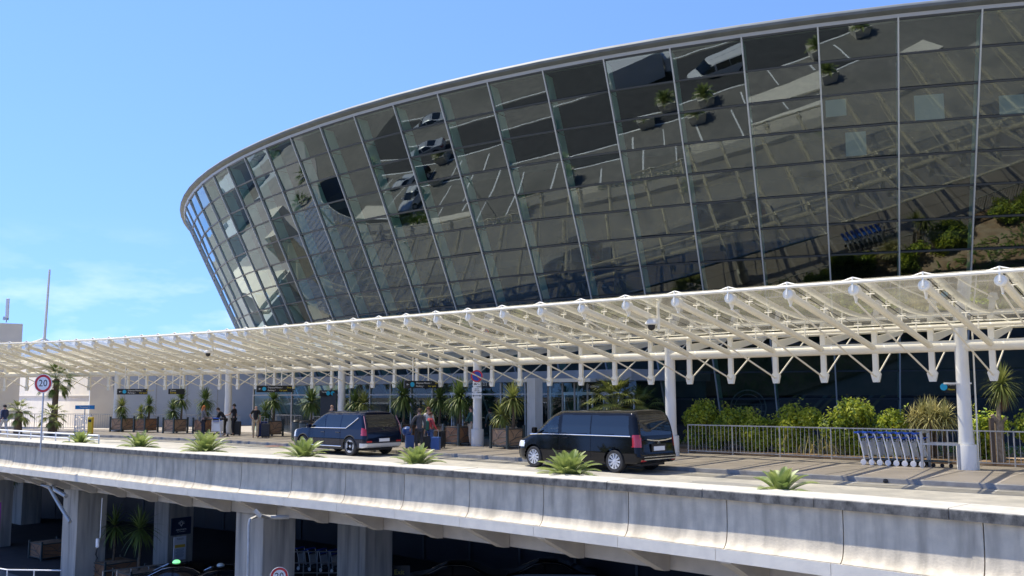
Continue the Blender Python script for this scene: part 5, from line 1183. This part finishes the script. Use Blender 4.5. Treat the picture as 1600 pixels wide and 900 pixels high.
def person(c,face,label,top,legs,hair,pose=None,h=1.0,z0=.12,hairlen=0,shoes=(.03,.03,.03),sleeve=True,extra=None,bald=False):
    t=thing('person',(c.x,c.y,z0),label,'person',None,face)
    J={k:Vector(v) for k,v in BASE.items()}
    if pose: 
        for k,v in pose.items(): J[k]=Vector(v)
    J={k:v*h for k,v in J.items()}
    rd={k:(tuple(x*h for x in v) if isinstance(v,tuple) else v*h) for k,v in RAD.items()}
    E=list(EB)
    for s,sg in (('L',-1),('R',1)):
        w_,a=J['wr'+s],J['ha'+s]; d=(a-w_).normalized(); sd=Vector((0,1,0)) if abs(d.y)<.8 else Vector((0,0,1)); sd=(sd-d*sd.dot(d)).normalized()
        for i,(o_,l_) in enumerate(((-.030,.060),(-.010,.072),(.010,.068),(.028,.052))):
            k='f%s%d'%(s,i); J[k]=a+d*.035*h+sd*o_*h; J[k+'t']=J[k]+d*l_*h*.9+Vector((-sg*.012,0,0)); rd[k]=.011*h; rd[k+'t']=.008*h; E+=[('ha'+s,k),(k,k+'t')]
        k='th'+s; J[k]=w_+d*.03*h+sd*.045*h; J[k+'t']=J[k]+d*.045*h+sd*.012*h; rd[k]=.012*h; rd[k+'t']=.009*h; E+=[('wr'+s,k),(k,k+'t')]
    J['no']=J['hd']+Vector((0,.105,-.01))*h; rd['no']=.014*h; E.append(('hd','no'))
    link('body',skin_mesh(J,E,rd),M_SKIN,t,local=True)
    def m_(c_,nm):
        k=(nm,tuple(c_)); 
        if k not in PM: PM[k]=cloth(nm,c_)
        return PM[k]
    tr={k:(tuple(x+.016*h for x in v) if isinstance(v,tuple) else v+.014*h) for k,v in rd.items()}
    J2=dict(J); J2['pl2']=J['pel']-Vector((0,0,.05))*h; tr['pl2']=(.155*h,.115*h); tr['nk']=.075*h
    TE=[('sp','ch'),('ch','nk'),('sp','pel'),('pel','pl2')]
    for s in 'LR':
        TE+=[('nk','sh'+s),('sh'+s,'el'+s)]
        if sleeve: J2['wq'+s]=J['wr'+s].lerp(J['el'+s],.1); tr['wq'+s]=.042*h; TE.append(('el'+s,'wq'+s))
    if not sleeve:
        for s in 'LR': J2['el'+s]=J['el'+s].lerp(J['sh'+s],.2); 
    link('top',skin_mesh(J2,TE,tr),m_(top,'top_cloth'),t,local=True)
    J3=dict(J); LE=[]
    tr['pel']=(.135*h,.10*h)
    for s in 'LR': 
        J3['aq'+s]=J['an'+s].lerp(J['kn'+s],.06); tr['aq'+s]=.062*h; LE+=[('pel','hp'+s),('hp'+s,'kn'+s),('kn'+s,'aq'+s)]
    link('trousers',skin_mesh(J3,LE,tr),m_(legs,'leg_cloth'),t,local=True)
    for s in 'LR':
        link('shoe',skin_mesh(J,[('an'+s,'to'+s)],{('an'+s):.052*h,('to'+s):.042*h}),m_(shoes,'shoe_leather'),t,local=True)
    if not bald:
        q=MB(); hc=J['hd']+Vector((0,-.018,.03))*h; n=14; rows=7
        vs=[];fs=[]
        for i in range(rows):
            th_=math.pi*.56*i/(rows-1) if i else .001
            for j in range(n):
                a=2*math.pi*j/n; back=max(0,-math.sin(a)); r=(.094+.004*rnd.random())*h*math.sin(th_); z=.105*h*math.cos(th_)-(hairlen*back*h*(i/(rows-1))**2)-(.05*h*back*(i/(rows-1)))
                vs.append(hc+Vector((r*math.cos(a),r*math.sin(a)*1.12,z)))
        for i in range(rows-1): fs+=[(i*n+j,i*n+(j+1)%n,(i+1)*n+(j+1)%n,(i+1)*n+j) for j in range(n)]
        q.add(vs,fs); q.build('hair',m_(hair,'hair_strands'),t,smooth=True,local=True)
    q=MB()
    for s in (-1,1): q.lathe([(.0,-.008),(.010,0),(.0,.008)],8,J['hd']+Vector((s*.031,.088,.015))*h,'Y')
    q.build('eyes',M_BLACK,t,local=True)
    q=MB()
    for s in (-1,1): q.lathe([(.0,-.02),(.012,-.01),(.012,.012),(.0,.02)],8,J['hd']+Vector((s*.084,.0,.0))*h,'Z')
    q.build('ears',M_SKIN,t,smooth=True,local=True)
    if extra: extra(t,J,h)
    return t
fr=R(180)
WALK=dict(hpL=(-.095,0,.9),knL=(-.1,.22,.52),anL=(-.11,.10,.14),toL=(-.12,.24,.09),knR=(.1,-.04,.5),anR=(.11,-.28,.16),toR=(.12,-.17,.06),elL=(-.24,-.14,1.16),wrL=(-.22,-.02,.93),haL=(-.22,.02,.87),elR=(.24,.08,1.16),wrR=(.22,.26,1.0),haR=(.22,.31,.95))
person(at(8,54,0),R(60),'man in navy top and light grey trousers walking at the far left edge',(.03,.045,.10),(.45,.46,.48),(.03,.025,.02),WALK,1.03)
PUSH=dict(elL=(-.24,.08,1.16),wrL=(-.18,.33,1.05),haL=(-.17,.40,1.05),elR=(.24,.08,1.16),wrR=(.18,.33,1.05),haR=(.17,.40,1.05))
def bag_extra(col,x,z,r=.13):
    def f(t,J,h):
        k=('bag',col); 
        if k not in PM: PM[k]=cloth('bag_cloth',col)
        MB().lathe([(0,-r*1.1),(r*.8,-r),(r,0),(r*.75,r),(0,r*1.15)],12,(x,-.04,z)).build('shoulder_bag',PM[k],t,smooth=True,local=True)
        MB().path([(x,-.04,z+r),(x*.6,-.06,1.3*h),(-x*.3,.0,1.47*h)],.014,5).build('bag_strap',PM[k],t,local=True)
    return f
person(at(318,53.2),R(-50),'red haired woman in a grey jacket with a shoulder bag pushing a trolley',(.17,.165,.17),(.02,.025,.04),(.55,.17,.04),PUSH,.98,hairlen=.16,extra=bag_extra((.12,.13,.14),-.26,1.0))
BEND=dict(sp=(0,.06,1.12),ch=(0,.20,1.26),nk=(0,.32,1.34),n2=(0,.36,1.39),hd=(0,.41,1.47),ht=(0,.43,1.54),shL=(-.17,.28,1.30),shR=(.17,.28,1.30),elL=(-.2,.38,1.05),wrL=(-.16,.5,.85),haL=(-.15,.55,.79),elR=(.2,.38,1.05),wrR=(.16,.5,.85),haR=(.15,.55,.79))
person(at(352,54.6),R(95),'dark clothed person bending over the trolley beside the woman',(.02,.022,.03),(.02,.02,.025),(.05,.03,.02),BEND,1.0)
def vest(t,J,h):
    pass
person(at(366,55.2),R(80),'attendant in dark waistcoat with white sleeves standing by the left tall column',(.025,.025,.035),(.03,.03,.04),(.02,.018,.015),dict(elL=(-.26,.10,1.2),wrL=(-.2,.3,1.12),haL=(-.18,.37,1.12)),1.02,sleeve=False)
HIP=dict(elL=(-.30,-.06,1.2),wrL=(-.2,.06,1.02),haL=(-.16,.12,1.0))
person(at(400,51.9),R(10),'bald man in a black shirt and beige trousers seen from behind',(.012,.012,.014),(.55,.43,.27),(.3,.25,.2),HIP,1.0,sleeve=False,bald=True,shoes=(.4,.33,.2))
person(at(519,46.5),R(150),'balding man in black standing beyond the blue SUV with only his head showing',(.012,.012,.014),(.02,.02,.02),(.3,.2,.15),None,1.06,bald=True)
def hood(t,J,h):
    MB().lathe([(.0,-.06),(.10,-.04),(.12,.02),(.09,.07)],12,(0,-.07*h,1.44*h)).build('hood',PM[('top_cloth',(.09,.09,.10))],t,smooth=True,local=True)
person(at(655,40.0),R(15),'man in a dark grey hooded jacket seen from behind beside blue luggage',(.09,.09,.10),(.05,.05,.055),(.10,.06,.035),dict(elL=(-.30,.02,1.16),wrL=(-.34,.14,.95),haL=(-.34,.18,.90)),1.04,z0=.0,extra=hood)
def pack(t,J,h):
    q=MB(); q.box((0,-.2*h,1.16*h),(.30*h,.20*h,.44*h)); q.build('backpack',mat('pack_green',(.02,.13,.10),None,rough=.7),t,local=True,bevel=.07)
person(at(672,41.2),R(-60),'person in a red jacket and jeans with a green backpack',(.62,.09,.10),(.07,.14,.33),(.12,.05,.03),dict(elR=(.25,.1,1.12),wrR=(.2,.25,.96),haR=(.18,.3,.92)),.93,z0=.02,extra=pack)
person(at(669,42.0),R(170),'woman in a cream top standing behind the red jacket, brown hair',(.70,.66,.58),(.08,.09,.12),(.13,.05,.03),None,.99,hairlen=.08)
person(at(736,43.3),R(70),'man in a green top and beige trousers half hidden by the sign column',(.03,.10,.09),(.52,.45,.36),(.03,.02,.02),dict(elR=(.25,.1,1.16),wrR=(.12,.28,1.05),haR=(.06,.31,1.05),elL=(-.25,.1,1.16),wrL=(-.1,.27,1.03),haL=(-.04,.30,1.03)),1.0)
person(at(771,46.2),R(30),'man in a grey top and navy trousers bending near the lobby door',(.12,.17,.18),(.02,.03,.06),(.03,.02,.02),BEND,1.0)
# ------------------------------------------------------------------ misc street things
c=at(143,58.5); t=thing('ticket_machine',(c.x,c.y,.12),'yellow upright cabinet behind the low white guard rail','cabinet'); MB().box((c.x,c.y,.62),(.27,.27,1.0)).build('body',M_YELLOW,t,bevel=.03); MB().box((c.x,c.y-.14,.9),(.18,.012,.16)).build('screen',M_BLACK,t)
c=at(131,59.5); t=thing('screen_panel',(c.x,c.y,.12),'white perforated screen panel left of the yellow cabinet','screen panel'); q=MB()
for a,b in ((-.5,0),(.5,0)): q.box((c.x+a,c.y,.67),(.05,.05,1.1))
q.box((c.x,c.y,1.2),(1.05,.05,.05)); q.box((c.x,c.y,.2),(1.05,.05,.05)); q.build('frame',M_SIGNW,t)
q=MB(); 
for i in range(9):
    for j in range(8):
        if rnd.random()<.8: q.box((c.x-.44+.11*i,c.y,.28+.115*j),(.085,.02,.09))
q.build('pattern',M_SIGNW,t)
for px,D,lb in ((476,47.5,'dark litter bin behind the bonnet of the blue SUV'),(464,49,'grey bollard bin left of the SUV bonnet')):
    c=at(px,D); t=thing('litter_bin',(c.x,c.y,.12),lb,'bin'); MB().lathe([(.22,.12),(.26,.2),(.26,1.0),(.22,1.04),(.2,.98)],20,(c.x,c.y,0)).build('body',M_DARKM,t,smooth=True); MB().lathe([(.27,1.06),(.2,1.14),(0,1.17)],20,(c.x,c.y,0)).build('lid',M_BLACK,t,smooth=True)
# manhole
c=at(421,46); q=MB(); q.lathe([(0,.006),(.5,.006),(.5,.002)],24,(c.x+.3,c.y,0)); tag(q.build('manhole_cover',mat('rust_red',(.38,.17,.11),(.28,.14,.1),6,.8)),'flat rusty red cover in the road near the bald man','manhole cover')
# drain pebble on the kerb
c=cp(35.0,KO+.03,.05); q=MB(); q.lathe([(0,-.05),(.06,-.04),(.07,0),(.05,.05),(0,.06)],8,(c.x,c.y,.06)); tag(q.build('kerb_drain',M_BLACK),'small black drain mouth in the kerb face','drain')
# ------------------------------------------------------------------ camera side forecourt (seen in the mirror glass)

def tub(c,label,n=20,L_=1.1):
    t=thing('concrete_tub',(c[0],c[1],-6.12),label,'planter','tubs on the lower forecourt'); MB().lathe([(.75,0),(.95,.75),(.95,.85),(.82,.85),(.80,.78),(0,.78)],4,(c[0],c[1],-6.11)).build('tub',M_FASCIA,t)
    y=cycad(Vector((c[0],c[1],-5.35)),n,L_,'cycad growing in the tub: '+label,.2); y['group']='cycads in forecourt tubs'
TB=[(-11.5,14.6),(-2.7,5.0),(1.5,1.0),(-17.6,18.2),(-24.8,26.8),(-33,31.5),(-44,41),(-54,50)]
for k,c in enumerate(TB): tub(c,['forecourt tub opposite the van','forecourt tub nearest below the camera','forecourt tub by the camera wall','forecourt tub beside the box truck','forecourt tub beside the dark car','forecourt tub left of the dark car','forecourt tub far left by the bend','forecourt tub farthest left'][k])
def wvan(label,paint,loc,ang,nm='minivan'):
    t=thing(nm,(0,0,0),label,'van'); car_body(t,paint,VR,VF,VW,(1.0,4.43),.35,vc,vparts(),rf=.6,side=100,nt=6)
    for x in (1.0,4.43):
        for y in (.84,-.84): wheel(t,x,y,.35,.235,M_SILVER,'spoke')
    put(t,(2.6,0,0),loc,ang)
wvan('white minivan parked on the lower forecourt, mirrored high in the glass',M_WPAINT,Vector((-12.0,9.2,-6.11)),R(128))
s5=saloon('parked_car','dark saloon car on the lower forecourt, mirrored in the glass left of the white van','car',M_SUVP); put(s5,(2.4,0,0),Vector((-30,24.5,-6.11)),R(40))
s6=saloon('parked_car','silver saloon car at the far end of the lower forecourt','car',M_SILVER); put(s6,(2.4,0,0),Vector((-52,40,-6.11)),R(120))
t=thing('box_truck',(-22,13,-6.11),'small white box truck on the lower forecourt, mirrored in the glass','truck')
MB().box((-22,13.2,-4.4),(2.3,4.6,2.4),R(35)).build('cargo_box',M_WPAINT,t,bevel=.04); MB().box((-20.1,10.5,-4.9),(2.1,1.6,1.6),R(35)).build('cab',M_WPAINT,t,bevel=.15)
q=MB()
for a,b in ((-1,1.6),(1,1.6),(-1,-2.6),(1,-2.6)):
    v=Matrix.Rotation(R(35),3,'Z')@Vector((a,b,0)); q.lathe([(.01,-.12),(.4,-.12),(.4,.12),(.01,.12)],18,(-22+v.x,13.2+v.y,-5.7),'Y')
q.build('wheels',M_RUBBER,t)
# dark lanes added for contrast in the mirrored forecourt
q=MB(); q.sweep([pf(x) for x in [2+1.5*k for k in range(int((CL[-1]-4)/1.5))]],[(-.6,-6.116),(-8.0,-6.116)],closed=False); struct('contrast_lane',q,mat('contrast_asphalt',(.06,.06,.062),(.045,.045,.047),1.5,.85))
for k,(s_,o_,a_) in enumerate(((14,-12.6,0),(20.5,-12.8,0))):
    pq,nq=par(s_+.0); c_=pf(s_)(o_,-6.112); o=saloon('parked_car',['white saloon on the lower forecourt, farthest left bay','black saloon next to the farthest left bay'][k],'car',[M_WPAINT,M_VANP][k],None,'cars on the lower forecourt'); put(o,(2.35,0,0),c_,math.atan2(nq.y,nq.x)+R(a_))
q=MB()
for o_ in (-.75,-7.8,-16.4,-24.8): q.sweep([pf(x) for x in [2+1.5*k for k in range(int((CL[-1]-4)/1.5))]],[(o_,-6.108),(o_-.16,-6.108)],closed=False)
struct('forecourt_edge_lines',q,M_SIGNW)
q=MB(); q.sweep([pf(x) for x in [2+1.5*k for k in range(int((CL[-1]-4)/1.5))]],[(-16.6,-6.114),(-24.6,-6.114)],closed=False); struct('outer_contrast_lane',q,bpy.data.materials['contrast_asphalt'])  # second dark band, added for contrast in the glass
for k,(s0_,s1_) in enumerate(((8,22),(34,46),(50,62))):
    q=MB()
    for j in range(2600):
        s_=rnd.uniform(s0_,s1_); p_=pf(s_)(-9.2+rnd.gauss(0,.32),-5.98+abs(rnd.gauss(.35,.25))); d_=Vector((rnd.gauss(0,1),rnd.gauss(0,1),rnd.gauss(.4,1))).normalized(); w_=d_.orthogonal().normalized(); q.add([p_,p_+d_*.11+w_*.06,p_+d_*.22,p_+d_*.11-w_*.06],[(0,1,2,3)])
    tag(q.build('low_hedge',M_HEDGED),['low hedge on the forecourt island, left part','low hedge on the forecourt island, middle part','low hedge on the forecourt island, near part'][k],'hedge')
# forecourt kerb island and bay lines
q=MB(); q.sweep([pf(x) for x in [2+1.5*k for k in range(int((CL[-1]-4)/1.5))]],[(-8.2,-6.11),(-8.2,-5.98),(-10.2,-5.98),(-10.2,-6.11)],caps=True); struct('forecourt_kerb_island',q,M_FASCIA)
q=MB()
for k in range(26):
    s_=6+k*3.1; q.sweep([pf(s_),pf(s_+.14)],[(-10.6,-6.112),(-15.6,-6.112)],closed=False)
q.sweep([pf(x) for x in [2+1.5*k for k in range(int((CL[-1]-4)/1.5))]],[(-3.2,-6.112),(-3.36,-6.112)],closed=False)
struct('bay_lines',q,M_SIGNW)
for k,(x,y,w_,d_,h_) in enumerate(((-150,150,60,34,7),(-110,95,26,18,4.5),(-210,60,50,60,6))):
    t=thing('far_building',(x,y,-6.12),['long pale flat roofed building far left beyond the frame','small pale pavilion left beyond the frame','wide pale hall far left beyond the frame'][k],'building')
    MB().box((x,y,-6.12+h_/2),(w_,d_,h_),R(30)).build('wall',M_BEIGE,t); MB().box((x,y,-6.12+h_+.15),(w_+.8,d_+.8,.3),R(30)).build('roof',M_PALE,t)
    q=MB()
    for j in range(5):
        v=Matrix.Rotation(R(30),3,'Z')@Vector((w_*(-.4+.2*j),rnd.uniform(-.3,.3)*d_,0)); q.box((x+v.x,y+v.y,-6.12+h_+.8),(3,2,1.1),R(30))
    q.build('roof_units',M_STEEL,t)
def tree(x,y,h,r,label):  # unseen trees added so the car sides mirror something dark
    t=thing('reflection_tree',(x,y,-6.12),label,'tree','trees added for the car reflections'); b=Vector((x,y,-6.12)); q=MB(); q.path([b,b+Vector((.2,0,h*.3)),b+Vector((0,.2,h*.55))],.3,8,[.35,.28,.18])
    for k in range(6):
        a=k*1.05; q.path([b+Vector((0,.1,h*.42)),b+Vector((math.cos(a)*r*.4,math.sin(a)*r*.4,h*.6)),b+Vector((math.cos(a)*r*.7,math.sin(a)*r*.7,h*.75))],.1,5,[.14,.09,.04])
    q.build('trunk',M_BARK,t,smooth=True); q=MB(); cl=[(rnd.uniform(0,6.28),rnd.uniform(.1,.8)*r,h*rnd.uniform(.35,.9),rnd.uniform(.3,.5)*r) for _ in range(16)]
    for k in range(2600):
        a,rr_,z,s=rnd.choice(cl); v=Vector((rnd.gauss(0,1),rnd.gauss(0,1),rnd.gauss(0,.8))).normalized()*s*rnd.uniform(.6,1.05); p_=b+Vector((math.cos(a)*rr_,math.sin(a)*rr_,z))+v
        u_=Vector((rnd.gauss(0,1),rnd.gauss(0,1),rnd.gauss(0,1))).normalized(); w_=u_.orthogonal().normalized(); s2=rnd.uniform(.15,.28); q.add([p_-u_*s2,p_+w_*s2*.6,p_+u_*s2,p_-w_*s2*.6],[(0,1,2,3)])
    q.build('crown',M_YUC,t)
TX=[(-68,-14),(-74,-4),(-66,4),(-76,12),(-69,20),(-78,29),(-84,38),(-90,48),(-62,-24),(-84,2),(-88,18),(-56,-32)]
TN=['southernmost','second from the south','third from the south','fourth, set back','fifth, near the bend','sixth','seventh','northernmost','one by the car park corner','one in the second row, south','one in the second row, north','one closest to the car park']
for (x,y),n_ in zip(TX,TN): tree(x,y,rnd.uniform(8,10),rnd.uniform(3.6,4.6),'unseen tree added to darken the car reflections, '+n_)
for k,(x,y) in enumerate(((-62,72),(-75,60),(-90,80),(-48,52))):
    fan_palm(Vector((x,y,-6.12)),6+k*.4,26,2.0,['palm beyond the left frame edge by the bend','palm beyond the left frame edge, second','tallest palm beyond the left frame edge','palm rising before the left end of the parapet'][k],M_YUC,.25)
print('objects',len(bpy.data.objects))
